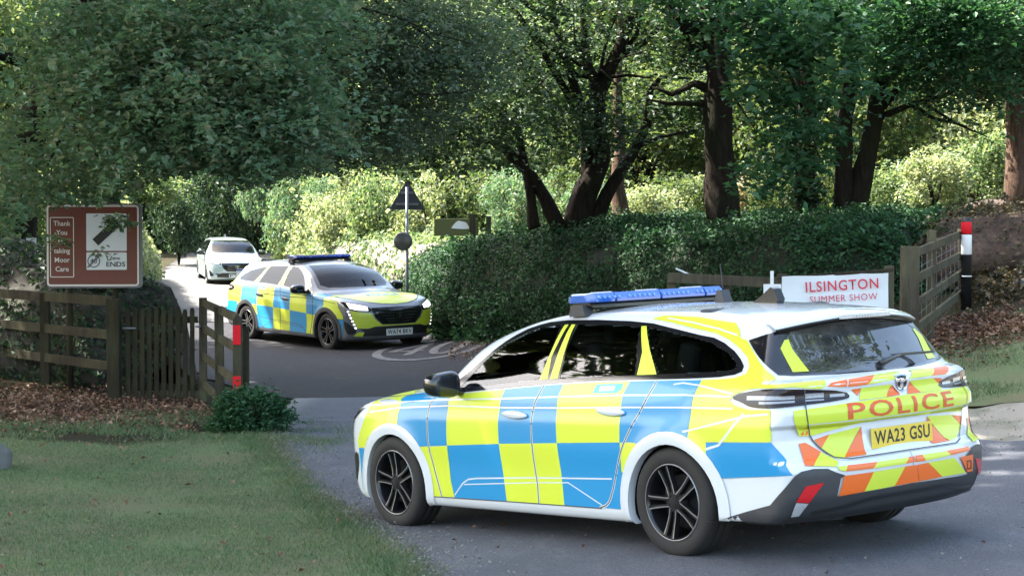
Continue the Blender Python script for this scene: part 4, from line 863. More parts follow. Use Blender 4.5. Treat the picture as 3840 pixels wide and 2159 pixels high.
# banner on a low gate
bn = tag(empty('banner', on(3.1, 17.9)), 'pale banner advertising a summer show with red lettering behind the front police car', 'banner'); zb = bn.location.z
BW = plain('banner_white', (.56, .60, .64), .55, var=.1, scale=2); BR = plain('banner_red', (.50, .02, .045), .5)
ang = math.radians(2.2)
V = []; F = []; nx_, nz_ = 24, 14
for i in range(nx_ + 1):
    for j in range(nz_ + 1):
        x = -.51 + 1.02 * i / nx_; zq = 1.475 - zb - .80 * (1 - j / nz_) + x * math.tan(ang); V.append((x, .008 * math.sin(x * 7 + j * .5) + .012 * math.sin(j * .6), zq + (.004 * math.sin(x * 11) if j == nz_ else 0)))
for i in range(nx_):
    for j in range(nz_): a = i * (nz_ + 1) + j; F.append((a, a + nz_ + 1, a + nz_ + 2, a + 1))
link('banner_sheet', mesh_np('banner_sheet', V, F), BW, bn)
for s, h, dx, dz_ in (('ILSINGTON', .096, .06, -.105), ('SUMMER SHOW', .064, .075, -.225)):
    me = text_mesh(s, h, sx=.92, bold=.014 if h > .08 else .0, spacing=1.12); me.transform(Matrix.Translation((dx, -.030, 1.475 - zb + dz_)) @ Matrix.Rotation(-ang * 1.5, 4, 'Y') @ Matrix.Rotation(PI / 2, 4, 'X')); link('lettering', me, BR, bn)
mb = MB(); rail(mb, (-.56, .04, 1.46 - zb - .02), (.56, .04, 1.50 - zb + .02), .03, .05); mb.build('top_batten', WOODD, bn)
mb = MB(); mb.box((.53, .06, .55), (.08, .08, 2 * (1.56 - zb - .55)), bev=.006).box((-.50, .07, .5), (.07, .07, 1.0)); mb.build('stake', WOODR, bn)
mb = MB(); mb.box((-.60, .02, 1.30 - zb), (.17, .01, .17)).box((-.60, .05, .5), (.03, .03, 1.4)); o = mb.build('side_board', WHITE, bn)
# old rail in front of the ivy, seen over the front police car's light bar
pa = at(1690, 698, 20.6); pb = at(1968, 712, 20.2)
ra = Vector((pa.x, pa.y, gzf(pa.x, pa.y))); rb = Vector((pb.x, pb.y, gzf(pb.x, pb.y))); rmm = ra.lerp(rb, .48); rmm.z = gzf(rmm.x, rmm.y)
fence('low_rail', 'old brown wooden rail on short posts seen over the roof of the front police car', [(ra, pa.z + .02, .09), (rmm, pa.z + .0, .10), (rb, pb.z + .1, .09)], [(Vector((ra.x - .05, ra.y - .06, pa.z)), Vector((rb.x, rb.y - .06, pb.z)), .11), (Vector((ra.x, ra.y - .06, pa.z - .4)), Vector((rb.x, rb.y - .06, pb.z - .4)), .10)], WOODR, 'railing')
p = at(1717, 683, 20.55); sl = tag(empty('white_board', (p.x, p.y, p.z)), 'thin white strip lying on the old rail behind the light bar', 'board'); mb = MB(); mb.box((0, 0, 0), (.17, .03, .018), Matrix.Rotation(math.radians(24), 3, 'Y')); mb.build('strip', WHITE, sl)
# grey stone at the left edge, stones by the fence
def rock(label, c, r, seed):
    bm = bmesh.new(); bmesh.ops.create_icosphere(bm, subdivisions=3, radius=1)
    for v in bm.verts:
        n_ = noise.noise(v.co * 1.2 + Vector((seed, 0, 0))) * .35 + noise.noise(v.co * 3 + Vector((seed, 0, 0))) * .12; v.co = Vector((v.co.x * r[0], v.co.y * r[1], v.co.z * r[2])) * (1 + n_)
    me = bpy.data.meshes.new('stone'); bm.to_mesh(me); bm.free(); o = link('stone', me, mConc); o.location = c; tag(o, label, 'stone'); return o
p = at(-8, 1155, 15.4); rock('grey stone in the grass at the left edge of the photo', (p.x, p.y, gzf(p.x, p.y) + .06), (.10, .12, .16), 1)
for k, (x, y, r, l) in enumerate(((5.9, 21.6, .12, 'pale stone on the bank right of the bollard'), (6.15, 21.4, .09, 'small pale stone at the right edge of the bank'), (4.15, 18.3, .07, 'small pale stone at the foot of the thick gate post'))): rock(l, (x, y, gzf(x, y) + r * .5), (r * 1.3, r, r * .8), 5 + k)
# ------------------------------------------------------------------ vehicle body as a smooth implicit surface
def smax(a,b,k):
    h=np.maximum(k-np.abs(a-b),0)/k
    return np.maximum(a,b)+h*h*k*.25
def pl(x,pts):
    xs,ys=zip(*pts)
    # smooth-ish piecewise (monotone cubic hermite)
    xs=np.array(xs);ys=np.array(ys)
    h=np.diff(xs);d=np.diff(ys)/h
    m=np.zeros(len(xs));m[0]=d[0];m[-1]=d[-1]
    for i in range(1,len(xs)-1):
        m[i]=0 if d[i-1]*d[i]<=0 else 2*d[i-1]*d[i]/(d[i-1]+d[i])
    x=np.clip(x,xs[0],xs[-1]);i=np.clip(np.searchsorted(xs,x)-1,0,len(h)-1)
    t=(x-xs[i])/h[i];t2=t*t;t3=t2*t
    return (2*t3-3*t2+1)*ys[i]+(t3-2*t2+t)*h[i]*m[i]+(-2*t3+3*t2)*ys[i+1]+(t3-t2)*h[i]*m[i+1]
TOP=[(-1.2,1.30),(-.66,1.345),(-.3,1.385),(.2,1.418),(.7,1.432),(1.0,1.434),(1.3,1.424),(1.55,1.398),(1.8,1.345),(2.05,1.262),(2.25,1.155),(2.40,1.06),(2.5,1.005),(2.6,.975),(2.95,.935),(3.2,.88),(3.38,.82),(3.5,.765),(3.7,.66)]
WZ=[(.1,.84),(.17,.862),(.24,.888),(.45,.892),(.62,.902),(.74,.900),(.82,.886),(.87,.880),(.93,.862),(.985,.838),(1.1,.775),(1.2,.718),(1.3,.652),(1.36,.60),(1.5,.5)]
TP=[(-1.1,.13),(-.95,.085),(-.8,.05),(-.5,.018),(-.1,0),(2.5,0),(2.9,.012),(3.2,.045),(3.4,.10),(3.6,.2)]
TG=[(-1.1,.10),(-.6,.055),(0,.015),(.4,0),(1.5,0),(2.2,.0)]
XF=[(.1,3.36),(.17,3.42),(.22,3.51),(.30,3.555),(.5,3.565),(.62,3.56),(.72,3.535),(.78,3.48),(.9,3.38)]
XR=[(.1,.72),(.20,.84),(.24,.91),(.30,.965),(.38,1.005),(.50,1.015),(.54,1.0),(.58,.955),(.68,.935),(.735,.935),(.755,.965),(.81,.97),(.86,.945),(.90,.93),(.95,.935),(.975,.91),(.995,.835),(1.02,.80),(1.15,.715),(1.28,.635),(1.4,.56)]
def body(x,y,z):
    a=np.abs(y)
    sg=np.clip((z-.95)/.35,0,1)
    W=pl(z,WZ)-pl(x,TP)-pl(x,TG)*sg
    for cx in (0,2.732):
        r=np.hypot(x-cx,z-.32)
        W=W+.014*np.exp(-((r-.36)/.07)**2)*(z>.1)
    gs=a-W
    bow=np.where(x>.9,(.13+.10*np.clip((x-1.8)/.5,0,1))*(a/.7)**2*np.clip((x-.9)/.5,0,1)*np.clip((3.0-x)/.5,0,1),0)
    crown=np.where(x<1.6,.045,.03)*(a/.62)**2
    crown=np.where(x>2.2,.055*(a/.8)**2.2,crown) if False else (.045+(.055*(a/.8)**2.2*(.62/np.maximum(a,1e-3))**2-.045)*np.clip((x-1.8)/.7,0,1))*(a/.62)**2
    gt=(z-pl(x+bow,TOP)+crown)*.9
    gf=x-pl(z,XF)+.27*(a/.85)**3
    gr=-x-pl(z,XR)+.17*(a/.85)**2.6
    gb=.175+.055*np.clip((-.18-x)/.15,0,1)-z
    f=smax(gs,gt,.05)
    f=smax(f,gf,.07); f=smax(f,gr,.05); f=smax(f,gb,.03)
    return f
def bnormal(P, e=1.5e-3):
    g = []
    for i in range(3):
        d = np.zeros(3); d[i] = e; g.append(body(*(P + d).T) - body(*(P - d).T))
    g = np.array(g).T; return g / (np.linalg.norm(g, axis=1, keepdims=True) + 1e-12)
def bisect(O, D, n=24, off=0.0):
    a = np.zeros(len(O)); b = np.ones(len(O))
    for _ in range(n):
        m = (a + b) / 2; v = body(*(O + D * m[:, None]).T) - off
        a = np.where(v < 0, m, a); b = np.where(v < 0, b, m)
    return O + D * a[:, None]
def mp(pj, UV, off=0.0):
    """2-D outline coordinates -> points on the body surface. S side (x,z), K rear (angle,z), J front (angle,z), T top (x,y)"""
    UV = np.asarray(UV, float); u, v = UV[:, 0], UV[:, 1]; z0 = np.zeros(len(u))
    if pj == 'S': O = np.c_[u, z0, v]; D = np.c_[z0, z0 + 1.3, z0]
    elif pj == 'K': O = np.c_[z0 - .2, z0, v]; D = np.c_[-np.cos(u), np.sin(u), z0] * 1.5
    elif pj == 'J': O = np.c_[z0 + 2.9, z0, v]; D = np.c_[np.cos(u), np.sin(u), z0] * 1.3
    else: O = np.c_[u, v, z0 + .6]; D = np.c_[z0, z0, z0 + 1.1]
    P = bisect(O, D); N = bnormal(P); return P + N * off, N
def resample(poly, s, closed=True):
    out = []; n = len(poly)
    for i in range(n if closed else n - 1):
        a, b = np.array(poly[i], float), np.array(poly[(i + 1) % n], float); L = max(1, int(np.ceil(np.hypot(*(b - a)) / s)))
        for k in range(L): out.append(a + (b - a) * k / L)
    if not closed: out.append(np.array(poly[-1], float))
    return np.array(out)
def chaikin(poly, it=2, closed=True):
    P = [np.array(p, float) for p in poly]
    for _ in range(it):
        Q = [] if closed else [P[0]]
        for i in range(len(P) if closed else len(P) - 1):
            a, b = P[i], P[(i + 1) % len(P)]; Q += [a * .75 + b * .25, a * .25 + b * .75]
        if not closed: Q.append(P[-1])
        P = Q
    return np.array(P)
class Shell:
    """collects patches laid on the body; flip=True adds the mirrored patch as well"""
    def __init__(s): s.V, s.F, s.N, s.M, s.n = [], [], [], [], 0
    def add(s, P, F, N, mat=0, mirror=False, only_mirror=False):
        F = np.asarray(F)
        # face orientation outward
        a = P[F[:, 0]]; cr = np.cross(P[F[:, 1]] - a, P[F[:, 2]] - a); fl = (cr * N[F[:, 0]]).sum(1) < 0
        F = F.copy(); F[fl] = F[fl][:, ::-1]
        if not only_mirror:
            s.V.append(P); s.F.append(F + s.n); s.N.append(N); s.M.append(np.full(len(F), mat)); s.n += len(P)
        if mirror or only_mirror:
            q = np.array([1, -1, 1.]); s.V.append(P * q); s.F.append(F[:, ::-1] + s.n); s.N.append(N * q); s.M.append(np.full(len(F), mat)); s.n += len(P)
        return s
    def patch(s, pj, poly, off, mat=0, holes=(), cell=.045, **kw):
        B_ = resample(poly, cell); x0, y0 = B_.min(0); x1, y1 = B_.max(0)
        gx, gy = np.meshgrid(np.arange(x0 + cell * .4, x1, cell), np.arange(y0 + cell * .4, y1, cell)); gx, gy = gx.ravel(), gy.ravel()
        m = pip(gx, gy, poly); hb = [resample(h, cell) for h in holes]
        for h in hb: m &= ~pip(gx, gy, h)
        I = np.c_[gx[m], gy[m]]
        allb = np.concatenate([B_] + hb)
        if len(I): I = I[(((I[:, None] - allb[None]) ** 2).sum(-1) > (cell * .3) ** 2).all(1)]
        pts = [Vector(p) for p in np.r_[allb, I]] if len(I) else [Vector(p) for p in allb]
        E = []; o = 0
        for lp in [B_] + hb: k = len(lp); E += [(o + i, o + (i + 1) % k) for i in range(k)]; o += k
        r = delaunay_2d_cdt(pts, E, [], 0, 1e-6); vs = np.array([tuple(v) for v in r[0]]); fs = np.array([f for f in r[2] if len(f) == 3])
        c = vs[fs].mean(1); k = pip(c[:, 0], c[:, 1], B_)
        for h in hb: k &= ~pip(c[:, 0], c[:, 1], h)
        fs = fs[k]; P, N = mp(pj, vs, off); return s.add(P, fs, N, mat, **kw)
    def ribbon(s, pj, pts, wd, off, mat=0, cell=.04, smooth=0, closed=False, **kw):
        if smooth: pts = chaikin(pts, smooth, closed)
        Q = resample(pts, cell, closed); P, N = mp(pj, Q, off)
        T = (np.roll(P, -1, 0) - np.roll(P, 1, 0)) if closed else np.gradient(P, axis=0); T /= np.linalg.norm(T, axis=1, keepdims=True) + 1e-12
        C = np.cross(N, T); A_, B_ = P + C * wd / 2, P - C * wd / 2; n = len(P)
        V = np.r_[A_, B_]; m = n if closed else n - 1; i = np.arange(m); j = (i + 1) % n
        return s.add(V, np.c_[i, j, j + n, i + n], np.r_[N, N], mat, **kw)
    def text(s, pj, me, fn, off, mat=0):
        bm = bmesh.new(); bm.from_mesh(me); bmesh.ops.triangulate(bm, faces=bm.faces)
        for _ in range(3):
            le = [e for e in bm.edges if e.calc_length() > .022]
            if not le: break
            bmesh.ops.subdivide_edges(bm, edges=le, cuts=1); bmesh.ops.triangulate(bm, faces=[f for f in bm.faces if len(f.verts) > 3])
        bm.to_mesh(me); bm.free(); me.calc_loop_triangles(); F = np.array([t.vertices[:] for t in me.loop_triangles]); uv = np.array([fn(v.co.x, v.co.y) for v in me.vertices]); P, N = mp(pj, uv, off); return s.add(P, F, N, mat)
    def mesh(s, name):
        # quads and triangles are both stored as triangles
        Fs, Ms = [], []
        for f, m in zip(s.F, s.M):
            if f.shape[1] == 4: Fs += [f[:, [0, 1, 2]], f[:, [0, 2, 3]]]; Ms += [m, m]
            else: Fs.append(f); Ms.append(m)
        return mesh_np(name, np.concatenate(s.V), np.concatenate(Fs), True, np.concatenate(Ms), np.concatenate(s.N))
    def build(s, name, mats, parent): return link(name, s.mesh(name), mats, parent)
# ------------------------------------------------------------------ outlines on the body (metres, from the rear axle)
def arc(cx, cz, r, a0=-22, a1=202, n=26, rz=None): return [(cx + r * math.cos(math.radians(a0 + (a1 - a0) * i / n)), cz + (rz or r) * math.sin(math.radians(a0 + (a1 - a0) * i / n))) for i in range(n + 1)]
WC = {'f': (2.712, .285), 'r': (-.012, .285)}; WR = .385
AFo = arc(*WC['f'], .434); AFi = arc(*WC['f'], .362); ARo = arc(*WC['r'], .440); ARi = arc(*WC['r'], .366)
BELT = [(2.235, .905), (2.076, .922), (1.8, .940), (1.45, .963), (1.09, .985), (.72, 1.000), (.355, 1.007), (0, 1.011), (-.202, 1.015), (-.35, 1.020), (-.457, 1.032)]
REAR_ = [(-.498, 1.048), (-.497, 1.075), (-.456, 1.112), (-.389, 1.157), (-.29, 1.204), (-.198, 1.234)]
ROOF_ = [(-.076, 1.252), (.13, 1.289), (.346, 1.326), (.564, 1.344), (.885, 1.359), (1.162, 1.364), (1.325, 1.356), (1.424, 1.341), (1.514, 1.319), (1.596, 1.286), (1.679, 1.245), (1.761, 1.193), (1.842, 1.133), (1.929, 1.065), (2.06, .985), (2.19, .918)]
DLO = BELT + REAR_ + ROOF_
G1 = [(1.20, 1.010), (1.72, .972), (1.98, .958), (1.90, 1.035), (1.82, 1.115), (1.73, 1.185), (1.62, 1.245), (1.50, 1.292), (1.40, 1.320), (1.19, 1.338), (1.175, 1.18)]
G2 = [(1.00, 1.015), (.60, 1.028), (.330, 1.032), (.36, 1.12), (.40, 1.20), (.435, 1.305), (.60, 1.318), (.88, 1.330), (1.045, 1.335), (1.03, 1.17)]
G3 = [(.135, 1.037), (-.15, 1.042), (-.38, 1.050), (-.455, 1.066), (-.42, 1.105), (-.34, 1.152), (-.20, 1.206), (-.02, 1.242), (.18, 1.276), (.375, 1.305), (.28, 1.17)]
SILL = [(2.28, .242), (1.59, .248), (1.19, .250), (.60, .252)]
SEAM1 = [(2.195, .938), (2.235, .890), (2.279, .844), (2.294, .746), (2.293, .576), (2.249, .42), (2.19, .246)]
SEAM2 = [(1.125, .975), (1.155, .919), (1.195, .841), (1.207, .736), (1.206, .618), (1.200, .459), (1.186, .38), (1.187, .25)]
SEAM3 = [(.125, 1.000), (.149, .948), (.205, .851), (.300, .728), (.382, .614), (.436, .499), (.500, .340), (.545, .275), (.62, .254)]
def belt_z(x): P = sorted(BELT); return float(np.interp(x, [p[0] for p in P], [p[1] for p in P]))
MIDX = [(-.76, .674), (.24, .653), (.398, .649), (.96, .631), (1.525, .612), (2.076, .587), (2.42, .571)]
def mid_z(x): return float(np.interp(x, [p[0] for p in MIDX], [p[1] for p in MIDX]))
def sill_z(x): return float(np.interp(x, [.5, 1.2, 2.3], [.256, .250, .244]))
B2 = [(2.046, .92), (2.068, .87), (2.076, .777), (2.084, .68), (2.085, .587)]; B3 = [(1.501, .958), (1.520, .891), (1.535, .784), (1.536, .612)]
B4 = [(.946, .99), (.966, .92), (.969, .792), (.967, .631)]; B5 = [(.353, 1.005), (.386, .923), (.390, .8), (.398, .649)]; B6 = [(-.23, 1.012), (-.200, .914), (-.195, .855), (-.172, .702)]
C2 = [(2.082, .587), (2.084, .497), (2.078, .357), (2.050, .250)]; C3 = [(1.536, .612), (1.530, .514), (1.516, .38), (1.505, .252)]; C4 = [(.966, .631), (.958, .507), (.950, .403), (.944, .254)]; C5 = [(.398, .649), (.400, .48), (.410, .40), (.425, .256)]
B1 = [(2.700, .904), (2.610, .86), (2.632, .78), (2.625, .69)]
def up_cell(L, R_, dz=.009):                  # L boundary (larger x), R boundary, closed along the belt line and the middle line
    top = [(x, belt_z(x) - dz) for x in np.linspace(R_[0][0], L[0][0], 7)]; bot = [(x, mid_z(x)) for x in np.linspace(L[-1][0], R_[-1][0], 5)]
    return [(L[0][0], belt_z(L[0][0]) - dz)] + L[1:-1] + bot + R_[1:-1][::-1] + top[:-1]
def lo_cell(L, R_):
    top = [(x, mid_z(x)) for x in np.linspace(R_[0][0], L[0][0], 5)]; bot = [(x, sill_z(x)) for x in np.linspace(L[-1][0], R_[-1][0], 5)]
    return L[:-1] + bot + R_[1:-1][::-1] + top[:-1]
LIME, BLUE, ORG, GAP, NAVY, TEAL = 0, 1, 2, 3, 4, 5
HF = arc(*WC['f'], .40, -30, 210); HR = arc(*WC['r'], .405, -30, 210)
SIDE_LIV = [
 (LIME, [(3.02, .802), (2.989, .852), (2.925, .876), (2.70, .900), (2.610, .86), (2.632, .78), (2.625, .66), (2.83, .66), (3.05, .60), (3.175, .61), (3.10, .70)]),
 (BLUE, [(2.697, .900), (2.607, .86), (2.629, .78), (2.622, .66), (2.45, .58), (2.42, .571), (2.35, .575), (2.25, .580), (2.16, .584), (2.085, .587), (2.084, .68), (2.076, .777), (2.068, .87), (2.055, .912), (2.15, .908), (2.20, .90), (2.30, .925), (2.45, .922)]),
 (LIME, up_cell(B2, B3)), (BLUE, up_cell(B3, B4)), (LIME, up_cell(B4, B5)),
 (BLUE, [(.353, .998)] + B5[1:-1] + [(.398, .649), (.30, .652), (.22, .64), (.1, .67), (-.005, .68), (-.1, .68), (-.172, .66), (-.195, .855), (-.200, .914), (-.228, 1.004), (0, 1.002), (.18, 1.000)]),
 (LIME, [(-.231, 1.006), (-.203, .914), (-.198, .855), (-.175, .66), (-.31, .60), (-.31, .668), (-.50, .671), (-.754, .674), (-.763, .80), (-.755, .845), (-.62, .845), (-.52, .868), (-.475, .893), (-.50, .925), (-.60, .955), (-.72, .962), (-.71, 1.0), (-.60, 1.09), (-.445, 1.213), (-.39, 1.228), (-.363, 1.268), (-.307, 1.310), (.014, 1.352), (.290, 1.368), (.38, 1.352), (.20, 1.328), (0, 1.292), (-.20, 1.258), (-.31, 1.222), (-.42, 1.170), (-.50, 1.120), (-.535, 1.075), (-.535, 1.035), (-.46, 1.014), (-.35, 1.008)]),
 (LIME, [(2.415, .568), (2.085, .584), (2.087, .497), (2.081, .357), (2.053, .250), (2.275, .244), (2.31, .36), (2.36, .48)]),
 (BLUE, lo_cell(C2, C3)), (LIME, lo_cell(C3, C4)), (BLUE, lo_cell(C4, C5)),
 (LIME, [(.396, .646), (.23, .652), (.27, .60), (.34, .50), (.36, .476), (.398, .476)]), (BLUE, [(.398, .473), (.36, .473), (.385, .38), (.40, .256), (.531, .256), (.44, .256), (.425, .256), (.412, .40)][:5] + [(.425, .256), (.412, .40)]),
 (BLUE, [(-.31, .606), (-.31, .665), (-.50, .668), (-.754, .671), (-.861, .496), (-.387, .469)]),
 (LIME, [(3.185, .606), (3.00, .60), (3.05, .545), (3.185, .54)]), (BLUE, [(3.183, .537), (3.06, .537), (3.13, .44), (3.15, .33), (3.14, .25), (3.165, .25), (3.175, .40)])]
REAR_LIV = {  # chevrons and bands on the tailgate and bumper (angle round the tail, height)
 LIME: [[(.868, .790), (.864, .833), (.756, .837), (.486, .849), (-.072, .858), (-.60, .856), (-.86, .852), (-.87, .80), (-.80, .715), (-.572, .729), (-.151, .739), (.232, .742), (.476, .729), (.650, .710), (.771, .692), (.846, .694)],
        [(.212, .980), (-.115, .985), (-.019, .952), (.335, .938)], [(-.255, .985), (-.535, .983), (-.408, .947), (-.136, .945)], [(.385, .923), (.065, .927), (.153, .857), (.42, .857)], [(-.145, .934), (-.429, .933), (-.539, .884), (-.502, .857), (-.252, .860)],
        [(.66, .689), (.414, .715), (.574, .557), (.621, .553), (.718, .619)], [(-.33, .722), (-.642, .707), (-.767, .632), (-.618, .571), (-.513, .564)], [(.723, .600), (.626, .542), (.639, .518), (.775, .533)], [(-.895, .63), (-.89, .543), (-.747, .534), (-.77, .556)],
        [(.341, .518), (.039, .519), (.083, .488), (.386, .488)], [(.639, .518), (.570, .519), (.587, .490), (.625, .499)], [(-.104, .520), (-.371, .520), (-.412, .494), (-.132, .487)],
        [(.387, .470), (.098, .474), (.202, .377), (.462, .371)], [(-.149, .475), (-.443, .476), (-.598, .377), (-.31, .383)], [(1.08, .975), (1.06, .958), (.86, .957), (.70, .938), (.66, .955), (.66, .978)]],
 ORG: [[(.655, .948), (.618, .963), (.491, .973), (.512, .937)], [(.477, .972), (.212, .980), (.335, .938), (.501, .936)], [(-.535, .983), (-.743, .982), (-.685, .968), (-.593, .945), (-.408, .947)], [(.473, .920), (.385, .923), (.422, .880)], [(.065, .923), (-.008, .862), (.153, .857)],
       [(-.146, .929), (-.252, .860), (-.092, .860)], [(-.429, .933), (-.542, .926), (-.534, .884)], [(.761, .668), (.66, .689), (.718, .619)], [(.408, .713), (.402, .559), (.574, .557)], [(-.324, .720), (-.51, .564), (-.302, .564)], [(-.651, .706), (-.80, .685), (-.766, .632)],
       [(.845, .696), (.795, .742), (.791, .698)], [(.850, .654), (.813, .657), (.723, .600), (.775, .533), (.822, .538)], [(-.93, .667), (-.90, .664), (-.87, .55), (-.885, .55)], [(.57, .519), (.341, .518), (.386, .488), (.587, .490)], [(.039, .519), (-.020, .519), (-.019, .491), (.083, .488)],
       [(-.035, .521), (-.104, .520), (-.132, .487), (-.028, .488)], [(-.371, .520), (-.65, .519), (-.664, .497), (-.412, .494)], [(.601, .468), (.387, .470), (.462, .371), (.639, .363)], [(.098, .474), (-.025, .473), (-.048, .380), (.202, .377)], [(-.027, .473), (-.149, .475), (-.31, .383), (-.053, .380)], [(-.517, .473), (-.690, .470), (-.70, .375), (-.617, .377)]]}
HEAD = [(1.36, .822), (1.24, .819), (1.069, .797), (.822, .752), (.705, .715), (.715, .664), (.94, .682), (1.112, .707), (1.22, .748)]
GRIL = [(-.70, .735), (-.36, .742), (0, .744), (.36, .742), (.70, .735), (.69, .68), (.60, .56), (.46, .462), (0, .456), (-.46, .462), (-.60, .56), (-.69, .68)]
LOWG = [(-.93, .395), (-.76, .388), (-.62, .420), (0, .424), (.62, .420), (.76, .388), (.93, .395), (.83, .335), (.86, .275), (0, .275), (-.86, .275), (-.83, .335)]
def mir(P): return [(-a, b) for a, b in P][::-1]
FOGP = [(1.23, .521), (1.11, .473), (1.035, .409), (.966, .343), (1.038, .300), (1.150, .298), (1.225, .41)]
DRL = [(1.125, .672), (1.095, .622), (1.068, .570), (1.040, .517), (1.012, .462), (.985, .405)]
FRONT_LIME = [[(0, .446), (.47, .452), (.62, .545), (.71, .645), (.94, .668), (1.10, .692), (1.05, .58), (1.01, .49), (.955, .40), (.76, .398), (.62, .430), (0, .434)], [(.95, .334), (.84, .330), (.875, .262), (1.04, .272)]]
TAIL = [(1.248, .905), (1.191, .932), (1.053, .950), (.94, .953), (.84, .948), (.523, .917), (.481, .875), (.574, .865), (.84, .856), (.957, .852), (1.102, .857), (1.17, .885)]
HATCH = [(1.204, 1.214), (1.05, 1.243), (.903, 1.262), (.576, 1.284), (.239, 1.293), (0, 1.296), (-.239, 1.293), (-.576, 1.284), (-.903, 1.262), (-1.05, 1.243), (-1.204, 1.214), (-1.06, 1.10), (-.955, 1.022), (-.86, 1.012), (-.506, 1.001), (0, .998), (.506, 1.001), (.86, 1.012), (.955, 1.022), (1.06, 1.10)]
RGL = [(.875, 1.248), (.576, 1.272), (0, 1.284), (-.576, 1.272), (-.875, 1.248), (-.955, 1.16), (-.865, 1.030), (-.506, 1.016), (0, 1.013), (.506, 1.016), (.865, 1.030), (.955, 1.16)]
VAL_L = [(1.50, .229), (1.36, .243), (1.20, .285), (1.014, .334), (.937, .417), (.878, .490), (.843, .510), (.779, .518), (.697, .512), (.651, .491), (.592, .469), (.623, .456), (.650, .363), (.35, .371), (0, .376)]
VALANCE = VAL_L + mir(VAL_L)[1:] + [(-1.36, .229), (-1.2, .230), (-.8, .234), (-.4, .236), (0, .236), (.4, .236), (.8, .234), (1.2, .230), (1.36, .229)]
WIND = [(1.50, -.545), (1.60, -.40), (1.665, -.20), (1.69, 0), (1.665, .20), (1.60, .40), (1.50, .545), (1.72, .605), (1.95, .66), (2.17, .70), (2.30, .60), (2.43, .38), (2.49, .18), (2.51, 0), (2.49, -.18), (2.43, -.38), (2.30, -.60), (2.17, -.70), (1.95, -.66), (1.72, -.605)]
BONNET = [(2.60, 0), (2.58, .25), (2.50, .50), (2.38, .70), (2.55, .765), (2.85, .745), (3.05, .700), (3.22, .60), (3.36, .44), (3.435, .24), (3.46, 0), (3.435, -.24), (3.36, -.44), (3.22, -.60), (3.05, -.700), (2.85, -.745), (2.55, -.765), (2.38, -.70), (2.50, -.50), (2.58, -.25)]
HOOD_LIME = [(3.455, 0), (3.43, .24), (3.355, .44), (3.215, .60), (3.05, .695), (2.85, .74), (2.62, .755), (2.80, .62), (2.95, .42), (2.86, .14), (2.86, -.14), (2.95, -.42), (2.80, -.62), (2.62, -.755), (2.85, -.74), (3.05, -.695), (3.215, -.60), (3.355, -.44), (3.43, -.24)]

# ------------------------------------------------------------------ shared meshes, built once
def body_mesh(off=0.0, cell=.024, zmin=None):
    x0, x1, hy, z0, z1 = -1.35, 3.85, 1.15, -.05, 1.62
    nx_, ny_, nz_ = int((x1 - x0) / cell), int(2 * hy / cell), int((z1 - z0) / cell)
    X = np.linspace(x0, x1, nx_ + 1); Y = np.linspace(-hy, hy, ny_ + 1); Z = np.linspace(z0, z1, nz_ + 1)
    if cell < .03: Z = np.r_[np.arange(z0, .20, cell), np.arange(.20, 1.10, .011), np.arange(1.10, z1 + cell * .5, cell)]; Z[-1] = z1
    V = []; F = []; n = 0
    def face(A_, B_, fn, rev):
        nonlocal n
        a, b = np.meshgrid(A_, B_, indexing='ij'); P = fn(a.ravel(), b.ravel()); i = np.arange(a.size).reshape(a.shape) + n
        f = np.c_[i[:-1, :-1].ravel(), i[1:, :-1].ravel(), i[1:, 1:].ravel(), i[:-1, 1:].ravel()]; F.append(f[:, ::-1] if rev else f); V.append(P); n += a.size
    o_ = lambda a: np.ones_like(a)
    face(X, Y, lambda a, b: np.c_[a, b, o_(a) * z1], False); face(X, Y, lambda a, b: np.c_[a, b, o_(a) * z0], True)
    face(X, Z, lambda a, b: np.c_[a, o_(a) * -hy, b], False); face(X, Z, lambda a, b: np.c_[a, o_(a) * hy, b], True)
    face(Y, Z, lambda a, b: np.c_[o_(a) * x1, a, b], False); face(Y, Z, lambda a, b: np.c_[o_(a) * x0, a, b], True)
    V = np.concatenate(V); F = np.concatenate(F)
    key = np.round(V, 5); _, ix, inv = np.unique(key, axis=0, return_index=True, return_inverse=True); V = V[ix]; F = inv.ravel()[F]
    C = np.c_[np.clip(V[:, 0], -.45, 3.0), np.clip(V[:, 1], -.3, .3), np.clip(V[:, 2], .5, .8)]
    P = bisect(C, V - C, 26, off); N = bnormal(P); return P, F, N
def holes_keep(P, F, with_glass=True, mg=-.004):
    c = P[F].mean(1); k = np.ones(len(F), bool); ay = np.abs(c[:, 1])
    for wk in WC: k &= ~((np.hypot(c[:, 0] - WC[wk][0], c[:, 2] - WC[wk][1]) < WR) & (ay > .52) & (c[:, 2] < .75))
    if with_glass:
        for g in (G1, G2, G3): k &= ~(pip(c[:, 0], c[:, 2], g) & (ay > .45))
        th = np.arctan2(c[:, 1], -(c[:, 0] + .2)); k &= ~(pip(th, c[:, 2], RGL) & (c[:, 0] < -.3))
        k &= ~(pip(c[:, 0], c[:, 1], WIND) & (c[:, 2] > .95))
    return k
def compact(P, F, N):
    u, inv = np.unique(F, return_inverse=True); return P[u], inv.reshape(F.shape), N[u]
P_, F_, N_ = body_mesh(); k_ = holes_keep(P_, F_); BODY_ME = mesh_np('body', *compact(P_, F_[k_], N_)[:2], True, None, compact(P_, F_[k_], N_)[2])
P_, F_, N_ = body_mesh(-.045, .05); k_ = holes_keep(P_, F_) & (P_[F_].mean(1)[:, 2] > .5); q_ = compact(P_, F_[k_], N_); LIN_ME = mesh_np('cabin_lining', q_[0], q_[1][:, ::-1], True)

